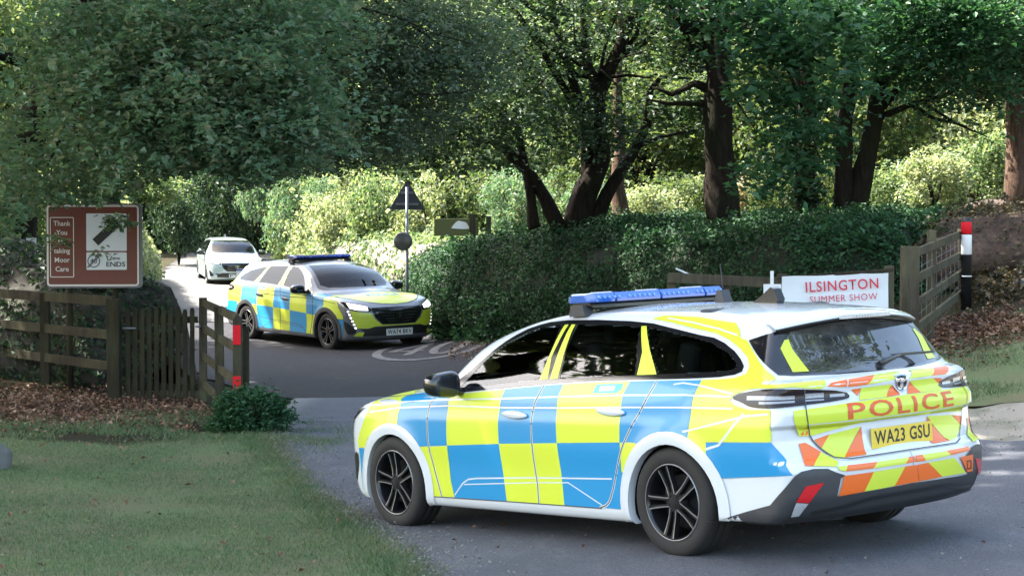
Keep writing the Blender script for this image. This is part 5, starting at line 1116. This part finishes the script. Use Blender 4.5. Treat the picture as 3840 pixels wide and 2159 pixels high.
C_WHITE = plain('car_white', (.60, .635, .67), .22, coat=.8, spec=.5); C_SILVER = plain('car_grey', (.17, .18, .20), .32, .4, coat=.5); C_TEAL = plain('car_teal', (.48, .60, .58), .22, .35, coat=.9)
V_LIME = plain('vinyl_lime', (.55, .65, .045), .36, coat=.3); V_BLUE = plain('vinyl_blue', (.012, .235, .50), .36, coat=.3); V_ORG = plain('vinyl_orange', (.74, .13, .012), .36, coat=.3); V_NAVY = plain('vinyl_red', (.62, .10, .03), .4); V_TEAL = plain('vinyl_crest', (.10, .50, .62), .4)
TRIM = plain('black_trim', (.015, .016, .018), .32, coat=.2); PLAST = plain('grey_plastic', (.035, .037, .042), .55, var=.15); GLOSSB = plain('gloss_black', (.010, .010, .012), .12, coat=.6)
TYRE = plain('tyre_rubber', (.014, .0135, .0135), .8, var=.3, scale=20); RIMM = plain('rim_black', (.020, .021, .024), .28, .5, coat=.4); RIME = plain('rim_edge', (.20, .205, .22), .3, .4); LIN = plain('cabin_dark', (.03, .032, .035), .8)
SEAT = plain('seat_cloth', (.05, .052, .06), .9, var=.2, scale=30); CHROME = plain('chrome', (.6, .6, .62), .15, 1.0); WELL = plain('wheel_well', (.008, .008, .008), .95)
YPL = plain('plate_yellow', (.72, .52, .05), .45); WPL = plain('plate_white', (.70, .72, .72), .45); PTXT = plain('plate_black', (.012, .012, .012), .5)
LAMPR = plain('lamp_red', (.55, .01, .015), .15, coat=.8); LAMPD = plain('lamp_smoked', (.012, .007, .009), .22, coat=.25, spec=.3); LAMPC = plain('lamp_clear', (.42, .43, .46), .12, coat=1, var=.35, scale=40); LENSW = plain('lamp_lit', (1, .98, .93), .3, emit=.9); LEDS = plain('led_strip', (.26, .27, .30), .2, coat=1)
BLUEB = plain('beacon_blue', (.018, .11, .46), .08, coat=1.0); BLUEM = plain('beacon_led', (.14, .34, .75), .15, coat=1); BLUED = plain('beacon_dark', (.006, .012, .16), .10, coat=1.0)
GROOVE = plain('panel_groove', (.05, .055, .065), .7); GROOVEW = plain('vinyl_gap', (.50, .54, .58), .35, coat=.4)
def glass_mat(name, tint, refl=1.5, dirt=0.0):
    m = bpy.data.materials.new(name); m.use_nodes = True; t = m.node_tree; t.nodes.remove(t.nodes['Principled BSDF'])
    fr = t.nodes.new('ShaderNodeFresnel'); fr.inputs[0].default_value = refl; tr = t.nodes.new('ShaderNodeBsdfTransparent'); tr.inputs[0].default_value = (*tint, 1)
    gl = t.nodes.new('ShaderNodeBsdfGlossy'); gl.inputs['Roughness'].default_value = .015; gl.inputs[0].default_value = (.95, .97, 1, 1); ms = t.nodes.new('ShaderNodeMixShader')
    t.links.new(fr.outputs[0], ms.inputs[0]); t.links.new(tr.outputs[0], ms.inputs[1]); t.links.new(gl.outputs[0], ms.inputs[2]); out = ms.outputs[0]
    if dirt:
        df = t.nodes.new('ShaderNodeBsdfDiffuse'); df.inputs[0].default_value = (.30, .31, .32, 1); m2 = t.nodes.new('ShaderNodeMixShader')
        f = noise_fac(t, 7, 8, .75, vec=(1, 1, 2.5)); r = ramp(t, f, [(.42, (dirt * .25,) * 3), (.7, (dirt,) * 3)]); t.links.new(r, m2.inputs[0]); t.links.new(out, m2.inputs[1]); t.links.new(df.outputs[0], m2.inputs[2]); out = m2.outputs[0]
    t.links.new(out, t.nodes['Material Output'].inputs[0]); return m
GL_F = glass_mat('window_glass', (.62, .68, .65), 1.6); GL_P = glass_mat('privacy_glass', (.30, .34, .33), 1.6); GL_D = glass_mat('shaded_glass', (.16, .19, .18), 1.28); GL_R = glass_mat('rear_glass', (.10, .11, .13), 2.2, .28); GL_W = glass_mat('windscreen_glass', (.38, .43, .41), 1.42)

def flat_mesh(fn): s = Shell(); fn(s); return s
ME = {}
def once(key, fn):
    if key not in ME: ME[key] = fn().mesh(key)
    return ME[key]
def inst(name, me, mats, parent, loc=None):
    """an object on shared mesh data, its materials held by the object itself"""
    mats = mats if isinstance(mats, (list, tuple)) else [mats]
    while len(me.materials) < len(mats): me.materials.append(mats[len(me.materials)])
    o = bpy.data.objects.new(name, me); COL.objects.link(o); o.parent = parent
    for i, m in enumerate(mats): o.material_slots[i].link = 'OBJECT'; o.material_slots[i].material = m
    if loc: o.location = loc
    return o
def wheel_meshes():
    ty = MB(); w_ = .108; R0 = .316; ri = .222
    prof = [(ri - .01, -w_ + .012), (ri, -w_ + .004), (.25, -w_ - .004), (.285, -w_ - .003), (.304, -w_ + .010), (R0 - .003, -w_ + .026), (R0, -w_ + .05), (R0, -.034), (R0 - .007, -.030), (R0 - .007, -.024), (R0, -.02), (R0, .02), (R0 - .007, .024), (R0 - .007, .030), (R0, .034), (R0, w_ - .05), (R0 - .003, w_ - .026), (.304, w_ - .010), (.285, w_ + .003), (.25, w_ + .004), (ri, w_ - .004), (ri - .01, w_ - .012)]
    ty.lathe(prof, 64); tyre = ty.me('tyre')
    r = MB(); r.lathe([(ri, w_ - .008), (ri - .004, w_ + .002), (ri - .012, w_ - .002), (ri - .018, w_ - .03), (ri - .03, .02), (ri - .035, -.06)], 64, mat=0)
    r.lathe([(ri - .0015, w_ - .004), (ri - .004, w_ + .0035), (ri - .008, w_ + .001)], 64, mat=1)
    for i in range(5):
        A_ = 2 * PI * i / 5 + .3
        for sgn in (-1, 1):
            def pt(rad, off, y): c, s = math.cos(A_), math.sin(A_); t_ = sgn * off; return (rad * c - t_ * s, y, rad * s + t_ * c)
            rings = [(.040, .017, .016, .092), (.10, .021, .0145, .088), (.16, .026, .0145, .092), (ri - .012, .032, .017, .098)]
            vs = []
            for rad, off, hw, y in rings: vs.append([r.bm.verts.new(pt(rad, off - hw * .62, y)), r.bm.verts.new(pt(rad, off + hw * .62, y)), r.bm.verts.new(pt(rad, off + hw, y - .03)), r.bm.verts.new(pt(rad, off - hw, y - .03))])
            for a, b in zip(vs, vs[1:]):
                for k in range(4):
                    f = r.bm.faces.new((a[k], a[(k + 1) % 4], b[(k + 1) % 4], b[k])); f.material_index = 0
            # polished edge of the spoke
            e0 = [r.bm.verts.new(pt(rad, off + hw * .66, y + .0012)) for rad, off, hw, y in rings]; e1 = [r.bm.verts.new(pt(rad, off + hw * .66 - .0075, y + .0012)) for rad, off, hw, y in rings]
            for k in range(3): f = r.bm.faces.new((e0[k], e0[k + 1], e1[k + 1], e1[k])); f.material_index = 1
    r.lathe([(0, .098), (.030, .098), (.036, .092), (.058, .088), (.066, .074), (.066, .04)], 30, mat=2); r.lathe([(0, .02), (.15, .02), (.152, .0), (.15, -.02)], 32, mat=2)
    for k in range(5): a = 2 * PI * k / 5; r.lathe([(0, .095), (.009, .095), (.011, .085)], 8, c=(.045 * math.cos(a), 0, .045 * math.sin(a)), mat=2)
    return tyre, r.me('wheel')
TYRE_ME, RIM_ME = wheel_meshes()
def soft_box_me(dims, bev, name): mb = MB(); mb.box((0, 0, 0), dims, bev=bev); me = mb.me(name); me.polygons.foreach_set('use_smooth', [True] * len(me.polygons)); return me
def seat_me():
    mb = MB(); mb.box((0, 0, .06), (.50, .50, .16), bev=.05); mb.box((-.28, 0, .40), (.14, .48, .62), Matrix.Rotation(math.radians(-14), 3, 'Y'), bev=.05); mb.box((-.39, 0, .80), (.10, .26, .19), Matrix.Rotation(math.radians(-10), 3, 'Y'), bev=.04)
    me = mb.me('seat'); me.polygons.foreach_set('use_smooth', [True] * len(me.polygons)); return me
SEAT_ME = seat_me()
def mirror_me(sg_):
    bm = bmesh.new(); bmesh.ops.create_icosphere(bm, subdivisions=4, radius=1)
    for v in bm.verts:
        x, y, z = v.co; f = lambda q, p: math.copysign(abs(q) ** p, q)
        x, y, z = f(x, .7), f(y, .62), f(z, .62)
        back = x < 0; v.co = Vector((x * (.05 if back else .095), sg_ * y * .125, z * (.082 - .012 * y)))
    M = bmesh.ops.create_cube(bm, size=1)['verts']
    for v in M: v.co = Vector((v.co.x * .07 - .0, sg_ * (v.co.y * .16 - .10), v.co.z * .045 - .05))
    for f in bm.faces: f.smooth = True
    me = bpy.data.meshes.new('door_mirror'); bm.to_mesh(me); bm.free(); return me
MIR = {1: mirror_me(1), -1: mirror_me(-1)}
def handle_me():
    bm = bmesh.new(); bmesh.ops.create_icosphere(bm, subdivisions=3, radius=1)
    for v in bm.verts:
        x, y, z = v.co; f = lambda q, p: math.copysign(abs(q) ** p, q); v.co = Vector((f(x, .75) * .124, f(y, .8) * .020 + .018, f(z, .8) * .027 * (1 - .3 * abs(x))))
    for f_ in bm.faces: f_.smooth = True
    me = bpy.data.meshes.new('door_handle'); bm.to_mesh(me); bm.free(); return me
HANDLE_ME = handle_me()
def lightbar_me(kind):
    mb = MB()
    def sect(y, hw, zb_, zt, r=.03): return [(-hw, y, zb_), (-hw, y, zt - r * 1.2), (-hw + r, y, zt), (hw - r, y, zt), (hw, y, zt - r * 1.2), (hw, y, zb_)]
    if kind == 'base': segs = [[(y, .145 * s_, -.002, .012) for y, s_ in ((-.565, .75), (-.52, 1), (.52, 1), (.565, .75))]]
    elif kind == 'dome': segs = [[(a, .130 * s0, .013, .070 * z0 + .010), (a + .03 * (1 if s0 < 1 else 0) + .002, .136, .013, .070), (b - (.03 if s1 < 1 else 0) - .002, .136, .013, .070), (b, .130 * s1, .013, .070 * z1_ + .010)] for a, b, s0, s1, z0, z1_ in ((-.585, -.395, .62, 1, .72, 1), (-.388, .0, 1, 1, 1, 1), (.007, .388, 1, 1, 1, 1), (.395, .585, 1, .62, 1, .72))]
    for sg_ in segs:
        rings = [[mb.bm.verts.new(p) for p in sect(*q)] for q in sg_]
        for a, b in zip(rings, rings[1:]):
            for k in range(6): f = mb.bm.faces.new((a[k], a[(k + 1) % 6], b[(k + 1) % 6], b[k]))
        mb.bm.faces.new(rings[0]); mb.bm.faces.new(rings[-1][::-1])
    bmesh.ops.bevel(mb.bm, geom=list(mb.bm.edges), offset=.004, segments=2, affect='EDGES')
    return mb.me('light_bar_' + kind)
LB_BASE, LB_DOME = lightbar_me('base'), lightbar_me('dome')
def lb_led():
    mb = MB()
    for s_ in (-1, 1):
        for i in range(26):
            y = -.53 + 1.06 * i / 25
            if abs((i % 7) - 6) < 1: continue
            mb.box((s_ * .1372, y, .044), (.002, .022, .018), bev=.006)
            
    return mb.me('leds')
LB_LED = lb_led()
def plate_parts(parent, loc, txt, col, yaw, tilt):
    mb = MB(); mb.box((0, 0, 0), (.006, .520, .111), bev=.002); o = mb.build('number_plate', col, parent); o.location = loc; o.rotation_euler = (0, tilt, yaw)
    me = text_mesh(txt, .072, sx=.72, bold=.016, spacing=1.08); xs_ = [v.co.x for v in me.vertices]; sc = .475 / (max(xs_) - min(xs_)); cx = (max(xs_) + min(xs_)) / 2
    me.transform(Matrix.Rotation(PI / 2, 4, 'Z') @ Matrix.Rotation(PI / 2, 4, 'X') @ Matrix.Diagonal((sc, 1, 1, 1)) @ Matrix.Translation((-cx, 0, 0))); me.transform(Matrix.Translation((.0042, 0, 0)))
    link('registration', me, PTXT, o)
def make_car(name, key, label, paint, arch_m, pol, plates, lit=False, group=None, steer=0.0, trim_silver=False):
    t_, r_ = POSE[key]; root = tag(empty(name, t_, r_), label, 'car', group); root.rotation_euler = rotm(*r_).to_euler()
    A = lambda nm, me, m, par=None, loc=None: inst(nm, me, m, par or root, loc)
    A('body', BODY_ME, paint); A('cabin_lining', LIN_ME, LIN)
    # closing skins
    def two(name, fn, mats):
        for sd in (0, 1):
            def g(sd=sd): s = Shell(); fn(s, dict(only_mirror=True) if sd else {}); return s
            yield A(name, once(name + str(sd), g), mats)
    d1 = [(x, belt_z(x) - .012) for x in np.linspace(1.14, 2.19, 12)] + SEAM1[1:] + [(1.7, .247)] + SEAM2[::-1][:-1]
    d2 = [(x, belt_z(x) - .012) for x in np.linspace(.13, 1.12, 12)] + SEAM2[1:] + [(.9, .252)] + SEAM3[::-1][:-1]
    doors = []
    for nm, d, hx, hz, seam in (('front_door', d1, 1.365, .797, SEAM1), ('rear_door', d2, .470, .826, SEAM3)):
        for sd, o in enumerate(two(nm, lambda s, kw, d=d: s.patch('S', d, .0016, **kw), paint)):
            h = A('door_handle', HANDLE_ME, paint if not lit else TRIM, o); P, N = mp('S', [(hx, hz)], 0); h.location = (hx, (P[0, 1] - .004) * (1 if not sd else -1), hz); h.rotation_euler = (0, math.radians(-3), PI if sd else 0)
            doors.append(o)
    for o in two('panel_gap', lambda s, kw: (s.ribbon('S', SEAM1, .007, .0058, smooth=1, **kw), s.ribbon('S', SEAM2, .007, .0058, smooth=1, **kw), s.ribbon('S', SEAM3, .007, .0058, smooth=1, **kw), s.ribbon('S', SILL, .006, .0058, **kw),
                                             s.ribbon('T', [(2.36, .71), (2.55, .775), (2.85, .755), (3.05, .710), (3.22, .61), (3.36, .45), (3.44, .25), (3.468, 0)], .007, .0058, smooth=1, **kw),
                                             s.ribbon('K', [(.80, .945), (.80, .84), (.790, .74), (.784, .68), (.721, .609), (.62, .547), (.3, .551), (0, .552)], .007, .0085, smooth=1, **kw), s.ribbon('K', [(0, .545), (0, .36)], .003, .0060, **kw)), GROOVE): pass
    A('bonnet', once('bonnet', lambda: Shell().patch('T', BONNET, .0016)), paint)
    # wheel arches
    def archf(s, kw, wk):
        for (cx, cz) in (WC[wk],):
            ou, inn = arc(cx, cz, .436), arc(cx, cz, .364)
            zl = lambda a: .238 if (cx < 1 and a < cx) else .158
            s.patch('S', [(a, max(b, zl(a))) for a, b in ou] + [(a, max(b, zl(a))) for a, b in inn[::-1]], .0066, cell=.03, **kw)
            Q = resample([(a, max(b, zl(a))) for a, b in inn], .03, False); P, N = mp('S', Q, .0066); P2 = P - np.array([0, .055, 0]); n = len(P); i = np.arange(n - 1)
            Nn = np.c_[cx - P[:, 0], np.zeros(n), cz - P[:, 2]]; Nn /= np.linalg.norm(Nn, axis=1, keepdims=True); s.add(np.r_[P, P2], np.c_[i, i + 1, i + 1 + n, i + n], np.r_[Nn, Nn], **kw)
    for wk in WC:
        for sd in (0, 1): A('wheel_arch', once('arch%s%d' % (wk, sd), lambda: (lambda s: (archf(s, dict(only_mirror=True) if sd else {}, wk), s)[1])(Shell())), arch_m)
    def wellf(wk, sgn):
        mb = MB()
        for cx, cz in (WC[wk],):
            for s_ in (sgn,):
                n = 26; ring = arc(cx, cz, WR + .012, -9, 189, n); A_ = [mb.bm.verts.new((a, s_ * .875, b)) for a, b in ring]; B_ = [mb.bm.verts.new((a, s_ * .50, b)) for a, b in ring]
                for k in range(n): mb.bm.faces.new((A_[k], A_[k + 1], B_[k + 1], B_[k])).smooth = True
                mb.bm.faces.new(B_)
        return mb
    for wk in WC:
        for sd in (-1, 1):
            if 'well%s%d' % (wk, sd) not in ME: ME['well%s%d' % (wk, sd)] = wellf(wk, sd).me('wheel_well')
            A('wheel_well', ME['well%s%d' % (wk, sd)], WELL)
    # glass
    A('windscreen', once('windscreen', lambda: Shell().patch('T', [(1.0 * a, b * 1.0) for a, b in WIND], .001)), GL_D if lit else GL_W)
    A('windscreen_edge', once('windscreen_edge', lambda: Shell().patch('T', [(1.985 + (a - 1.985) * 1.055, b * 1.045) for a, b in WIND], .0030, holes=[[(1.985 + (a - 1.985) * .94, b * .95) for a, b in WIND]], cell=.03)), GLOSSB)
    for nm, g, m in (('front_window', G1, GL_F), ('rear_door_window', G2, GL_P), ('quarter_window', G3, GL_P)):
        if lit: m = GL_D
        c = np.mean(g, 0)
        for o in two(nm, lambda s, kw, g=g, c=c: s.patch('S', [tuple(c + (np.array(p) - c) * 1.03) for p in g], .0008, **kw), m): pass
    for o in two('window_frame', lambda s, kw: s.patch('S', DLO, .0030, holes=[G1, G2, G3], cell=.03, **kw), GLOSSB): pass
    A('rear_window', once('rear_window', lambda: Shell().patch('K', [(a * 1.02, b) for a, b in RGL], .0012)), GL_R)
    A('rear_window_edge', once('rear_window_edge', lambda: Shell().patch('K', HATCH, .0030, holes=[RGL], cell=.03)), GLOSSB)
    A('tailgate', once('tailgate', lambda: Shell().patch('K', [(.80, .99), (.80, .84), (.784, .68), (.721, .609), (.62, .547), (.3, .551), (0, .552), (-.3, .551), (-.62, .547), (-.721, .609), (-.784, .68), (-.80, .84), (-.80, .99), (-.4, .995), (0, .997), (.4, .995)], .0024, cell=.02)), paint)
    # spoiler over the rear window
    if 'spoiler' not in ME:
        V = []; Fq = []; n = 26
        for i in range(n + 1):
            y = -.60 + 1.2 * i / n; q = (y / .60) ** 2; zt = 1.352 - .050 * q; xe = -.735 + .13 * q; xi = -.50
            V += [(xi, y, zt + .012), (-.62 + .06 * q, y, zt - .008), (xe, y, zt - .036), (xe + .004, y, zt - .050), (xi, y, zt - .045)]
        for i in range(n):
            for k in range(4): a = 5 * i + k; Fq.append((a, a + 1, a + 6, a + 5))
        mi_ = np.array([0, 0, 1, 1] * n); ME['spoiler'] = mesh_np('spoiler', V, np.array(Fq)[:, ::-1], True, mi_)
    sp = A('spoiler', ME['spoiler'], [paint, TRIM])
    if 'brk' not in ME:
        mb = MB(); n = 17
        for i in range(n): y = -.19 + .38 * i / (n - 1); q = (y / .6) ** 2; mb.box((-.741 + .13 * q, y, 1.352 - .05 * q - .040), (.006, .016, .011))
        mb.box((-.732, 0, 1.352 - .040), (.014, .42, .022)); ME['brk'] = mb.me('brake_light')
    A('brake_light', ME['brk'], LAMPC, sp)
    # lamps
    for sd, o in enumerate(two('tail_light', lambda s, kw: s.patch('K', chaikin(TAIL, 1), .0080, cell=.03, **kw), [LAMPD])):
        kw = dict(only_mirror=True) if sd else {}
        def led(kw=kw):
            s = Shell()
            for a0, a1, z0, z1_, k_ in ((1.13, .86, .893, .915, 0), (1.05, .86, .872, .884, 0), (.80, .685, .889, .918, 0), (.80, .685, .872, .880, 0), (.645, .535, .884, .905, 0)): s.patch('K', [(a0, z0 + .002), (a1, z0), (a1, z1_), (a0, z1_ + .003)], .0105, cell=.03, **kw)
            return s
        A('led_strip', once('led%d' % sd, led), LEDS, o)
    for o in two('bumper_reflector', lambda s, kw: s.patch('K', [(.827, .432), (.725, .444), (.814, .343), (.88, .353)], .0115, cell=.03, **kw), LAMPR): pass
    for o in two('reversing_lamp', lambda s, kw: s.patch('K', [(.88, .350), (.818, .340), (.872, .275), (.915, .272)], .0115, cell=.03, **kw), LAMPC): pass
    HM = LENSW if lit else LAMPC
    for sd, o in enumerate(two('headlight', lambda s, kw: s.patch('J', HEAD, .0080, cell=.03, **kw), GLOSSB)):
        kw = dict(only_mirror=True) if sd else {}
        A('lamp_lens', once('lens%d' % sd, lambda kw=kw: Shell().patch('J', [(1.20, .802), (1.06, .785), (.80, .742), (.77, .690), (.95, .696), (1.10, .722)], .0105, cell=.03, **kw)), HM, o)
    for o in two('daytime_light', lambda s, kw: [s.patch('J', [(a - .012, z - .010), (a + .018, z - .009), (a + .024, z + .012), (a - .006, z + .011)], .0110, cell=.03, **kw) for a, z in DRL], LENSW if lit else LEDS): pass
    for o in two('air_inlet', lambda s, kw: s.patch('J', chaikin(FOGP, 1), .0060, cell=.03, **kw), TRIM): pass
    def grille():
        s = Shell(); s.patch('J', GRIL, .0040)
        for k in range(5):
            z = .50 + .048 * k; h = .30 + .22 * k / 4
            for sg_ in (-1, 1): s.ribbon('J', [(sg_ * .13, z), (sg_ * h * 1.1, z + .004)], .007, .010, mat=1)
        return s
    A('grille', once('grille', grille), [GLOSSB, PLAST]); A('lower_grille', once('lower_grille', lambda: Shell().patch('J', LOWG, .0050)), TRIM)
    def emblem(pj, c, k):
        s = Shell(); sh_ = [(-.055, .072), (0, .078), (.055, .072), (.058, .02), (.042, -.035), (0, -.078), (-.042, -.035), (-.058, .02)]
        s.patch(pj, [(c[0] + a * k, c[1] + b * .62) for a, b in sh_], .012, cell=.03); s.patch(pj, [(c[0] + a * k * .8, c[1] + b * .62 * .8) for a, b in sh_], .0135, mat=1, cell=.03)
        lion = [(-.02, .04), (.005, .052), (.030, .035), (.022, .01), (.032, -.012), (.010, -.05), (.0, -.03), (-.012, -.005), (-.006, .018), (-.026, .022)]
        s.patch(pj, [(c[0] + a * k * .9, c[1] + b * .62 * .9) for a, b in lion], .0150, mat=0, cell=.03); return s
    A('badge', once('badgeF', lambda: emblem('J', (0, .605), 1.55)), [CHROME, GLOSSB]); A('badge', once('badgeR', lambda: emblem('K', (-.045, .922), 1.15)), [CHROME, GLOSSB])
    # bumper
    A('towing_cover', once('tow', lambda: Shell().patch('K', [(-.598, .445), (-.660, .443), (-.672, .392), (-.612, .392)], .0135, holes=[[(-.608, .438), (-.650, .437), (-.660, .398), (-.618, .398)]], cell=.02)), TRIM)
    A('rear_bumper_trim', once('val', lambda: Shell().patch('K', VALANCE, .0088).ribbon('K', [(.80, .285), (.60, .300), (.40, .327), (.2, .330), (-.2, .330), (-.4, .327), (-.60, .300), (-.80, .285)], .022, .013, mat=1).ribbon('K', [(.95, .256), (.5, .262), (0, .264), (-.5, .262), (-.95, .256)], .014, .018, mat=1)), [PLAST, TRIM])
    P, N = mp('K', [(0, .632)], .006); plate_parts(root, (P[0, 0] - .004, 0, .640), plates[1], YPL, PI, 0)
    P, N = mp('J', [(0, .325)], .008); plate_parts(root, (P[0, 0] + .006, 0, .325), plates[0], WPL, 0, 0)
    mb = MB(); mb.tube([(-.800, -.02, 1.035), (-.80, -.06, 1.05), (-.76, -.25, 1.072), (-.70, -.50, 1.065)], [.016, .014, .010, .007], 8); mb.box((-.765, -.27, 1.074), (.018, .44, .014), Matrix.Rotation(math.radians(-10), 3, 'Z')); mb.build('wiper', TRIM, root)
    # mirrors, aerials
    for sd in (1, -1): A('door_mirror', MIR[sd], GLOSSB, None, (1.955, sd * 1.005, .990))
    mb = MB(); mb.prism([(.110, 1.410), (-.085, 1.400), (-.100, 1.425), (-.070, 1.490), (-.045, 1.500), (.03, 1.452)], -.032, .032); mb.build('aerial_fin', TRIM, root)
    # wheels
    for x in (0, 2.732):
        for sd in (1, -1):
            w_ = A('wheel', RIM_ME, [RIMM, RIME, WELL], None, (x, sd * .783, .316)); w_.rotation_euler = (0, x * 1.3 + sd, (0 if sd > 0 else PI) + (steer if x > 1 else 0)); w_.rotation_euler.order = 'YXZ' if False else 'XYZ'
            w_.rotation_mode = 'QUATERNION'; w_.rotation_quaternion = (Matrix.Rotation((0 if sd > 0 else PI) + (steer if x > 1 else 0), 3, 'Z') @ Matrix.Rotation(x * 1.3 + .35, 3, 'Y')).to_quaternion()
            A('tyre', TYRE_ME, TYRE, w_)
    # cabin
    for y in (.36, -.36): A('seat', SEAT_ME, SEAT, None, (1.30, y, .50))
    for y in (.40, -.40): A('seat', SEAT_ME, SEAT, None, (.42, y, .50))
    mb = MB(); mb.box((2.05, 0, .80), (.45, 1.42, .26), bev=.08); mb.build('dashboard', LIN, root)
    mb = MB(); mb.lathe([(.17, -.014), (.188, 0), (.17, .014), (.158, 0)], 28, 'x', closed=True); o = mb.build('steering_wheel', LIN, root); o.location = (1.76, -.37, .90); o.rotation_euler = (0, math.radians(-22), 0)
    if pol:
        lb = A('light_bar', LB_BASE, TRIM, None, (1.060, 0, 1.454)); A('dome', LB_DOME, BLUEB if not lit else BLUED, lb); A('led_module', LB_LED, BLUEM if not lit else BLUEB, lb)
        for sd in (1, -1): MB().prism([(.985, 1.385), (1.135, 1.385), (1.115, 1.454), (1.005, 1.454)], sd * .57 - .035, sd * .57 + .035).build('bar_foot', PLAST, root)
        mb = MB(); mb.prism([(.330, 1.41), (.425, 1.41), (.400, 1.500), (.365, 1.500)], -.036, .036).tube([(.382, 0, 1.49), (.385, 0, 1.58), (.39, 0, 1.66)], [.005, .003, .002], 6); mb.build('radio_aerial', PLAST, root)
        for sd, o in enumerate(two('livery', lambda s, kw: ([s.patch('S', P_, .0042, mat=c, holes=[], cell=.03, **kw) for c, P_ in SIDE_LIV],
                [s.patch('S', q, .0046, mat=LIME, cell=.03, **kw) for q in ([(1.158, 1.335), (1.122, 1.336), (1.150, 1.144), (1.112, 1.012), (1.19, 1.007), (1.182, 1.09)], [(1.092, 1.336), (1.056, 1.335), (1.040, 1.157), (1.018, 1.014), (1.092, 1.010), (1.100, 1.157)], [(.432, 1.311), (.388, 1.311), (.276, 1.174), (.148, 1.036), (.312, 1.033), (.334, 1.162)])],
                s.ribbon('S', [(3.0, .790), (2.623, .826), (2.066, .845), (1.526, .838), (.942, .842), (.346, .852), (-.13, .856), (-.50, .852)], .010, .0046, GAP, **kw), s.ribbon('S', [(2.99, .835), (2.6, .862), (2.13, .882), (1.53, .893), (.952, .908), (.396, .920), (-.112, .924), (-.48, .915)], .009, .0046, GAP, **kw),
                s.ribbon('S', [(2.05, .262), (1.95, .345), (1.89, .372), (1.80, .382), (1.2, .410), (.494, .431)], .009, .0046, GAP, **kw), s.ribbon('S', [(1.94, .337), (1.2, .380), (.894, .392), (.60, .272)], .007, .0046, GAP, **kw),
                [s.ribbon('S', q, .018, .0044, GAP, smooth=1, **kw) for q in (SEAM1, SEAM2, SEAM3)],
                s.ribbon('S', [(-.02, .981), (-.094, .989), (-.23, .975), (-.489, .930)], .009, .0046, GAP, **kw), s.ribbon('S', [(-.14, .722), (-.162, .725), (-.591, .811), (-.745, .823)], .010, .0046, GAP, **kw), s.ribbon('S', [(-.31, .628), (-.402, .652), (-.459, .706), (-.58, .825)], .014, .0046, GAP, **kw),
                s.ribbon('S', [(.25, 1.352), (0, 1.318), (-.2, 1.282), (-.36, 1.243)], .010, .0046, GAP, **kw),
                s.patch('S', [(.93, 1.318), (.93, 1.318 + .001), (.931, 1.319)], .0046, mat=LIME, **kw) if False else None,
                s.patch('K', [(.922, 1.205), (.893, 1.207), (.865, 1.154), (.749, 1.028), (.866, 1.031), (.949, 1.162)], .0046, mat=LIME, **kw),
                [s.patch('J', q, .0044, mat=LIME, **kw) for q in FRONT_LIME],
                s.patch('S', [(.638, .980), (.404, .986), (.407, .953), (.446, .932), (.655, .931)], .0050, mat=TEAL, **kw), s.patch('S', [(.600, .969), (.470, .973), (.472, .946), (.602, .942)], .0056, mat=GAP, **kw)),
                [V_LIME, V_BLUE, V_ORG, paint if not lit else GROOVE, V_NAVY, V_TEAL])): pass
        # hatched rear and bonnet
        def rl():
            s = Shell()
            for c, L_ in REAR_LIV.items():
                for q in L_: s.patch('K', q, .0058 if q[0][1] > .48 else .0112, mat=c, cell=.02)
            s.patch('T', HOOD_LIME, .0036, mat=LIME); return s
        A('livery', once('rear_liv', rl), [V_LIME, V_BLUE, V_ORG])
        def pl_():
            me = text_mesh('POLICE', .082, sx=1.0, bold=.012, spacing=1.15); xs_ = [v.co.x for v in me.vertices]; w2 = max(xs_) - min(xs_); cx = (max(xs_) + min(xs_)) / 2
            return Shell().text('K', me, lambda x, y: (-.030 - (x - cx) / w2 * 1.12 * 1.0, .7935 + y * .98 + .006), .0085)
        A('lettering', once('police', pl_), V_NAVY)
        def ph_():
            me = text_mesh('POLICE', .13, sx=.8, bold=.012); xs_ = [v.co.x for v in me.vertices]; w2 = max(xs_) - min(xs_); cx = (max(xs_) + min(xs_)) / 2
            return Shell().text('T', me, lambda x, y: (3.06 - y * 1.0, (x - cx) / w2 * .62), .0058)
        A('lettering', once('police_h', ph_), V_BLUE)
    return root
make_car('police_car', 'a', 'white police estate car seen from behind, orange chevrons on its tail, nearest the camera', C_WHITE, C_WHITE, True, ('WA23 GSU', 'WA23 GSU'), group='police cars')
make_car('police_car', 'b', 'grey police estate car facing the camera with lit headlights, beside the ivy bank', C_SILVER, PLAST, True, ('WA74 BKV', 'WA74 BKV'), lit=True, group='police cars')
make_car('parked_car', 'c', 'pale sunlit car without markings, farthest up the lane', C_TEAL, C_TEAL, False, ('FV2', 'FV2'))
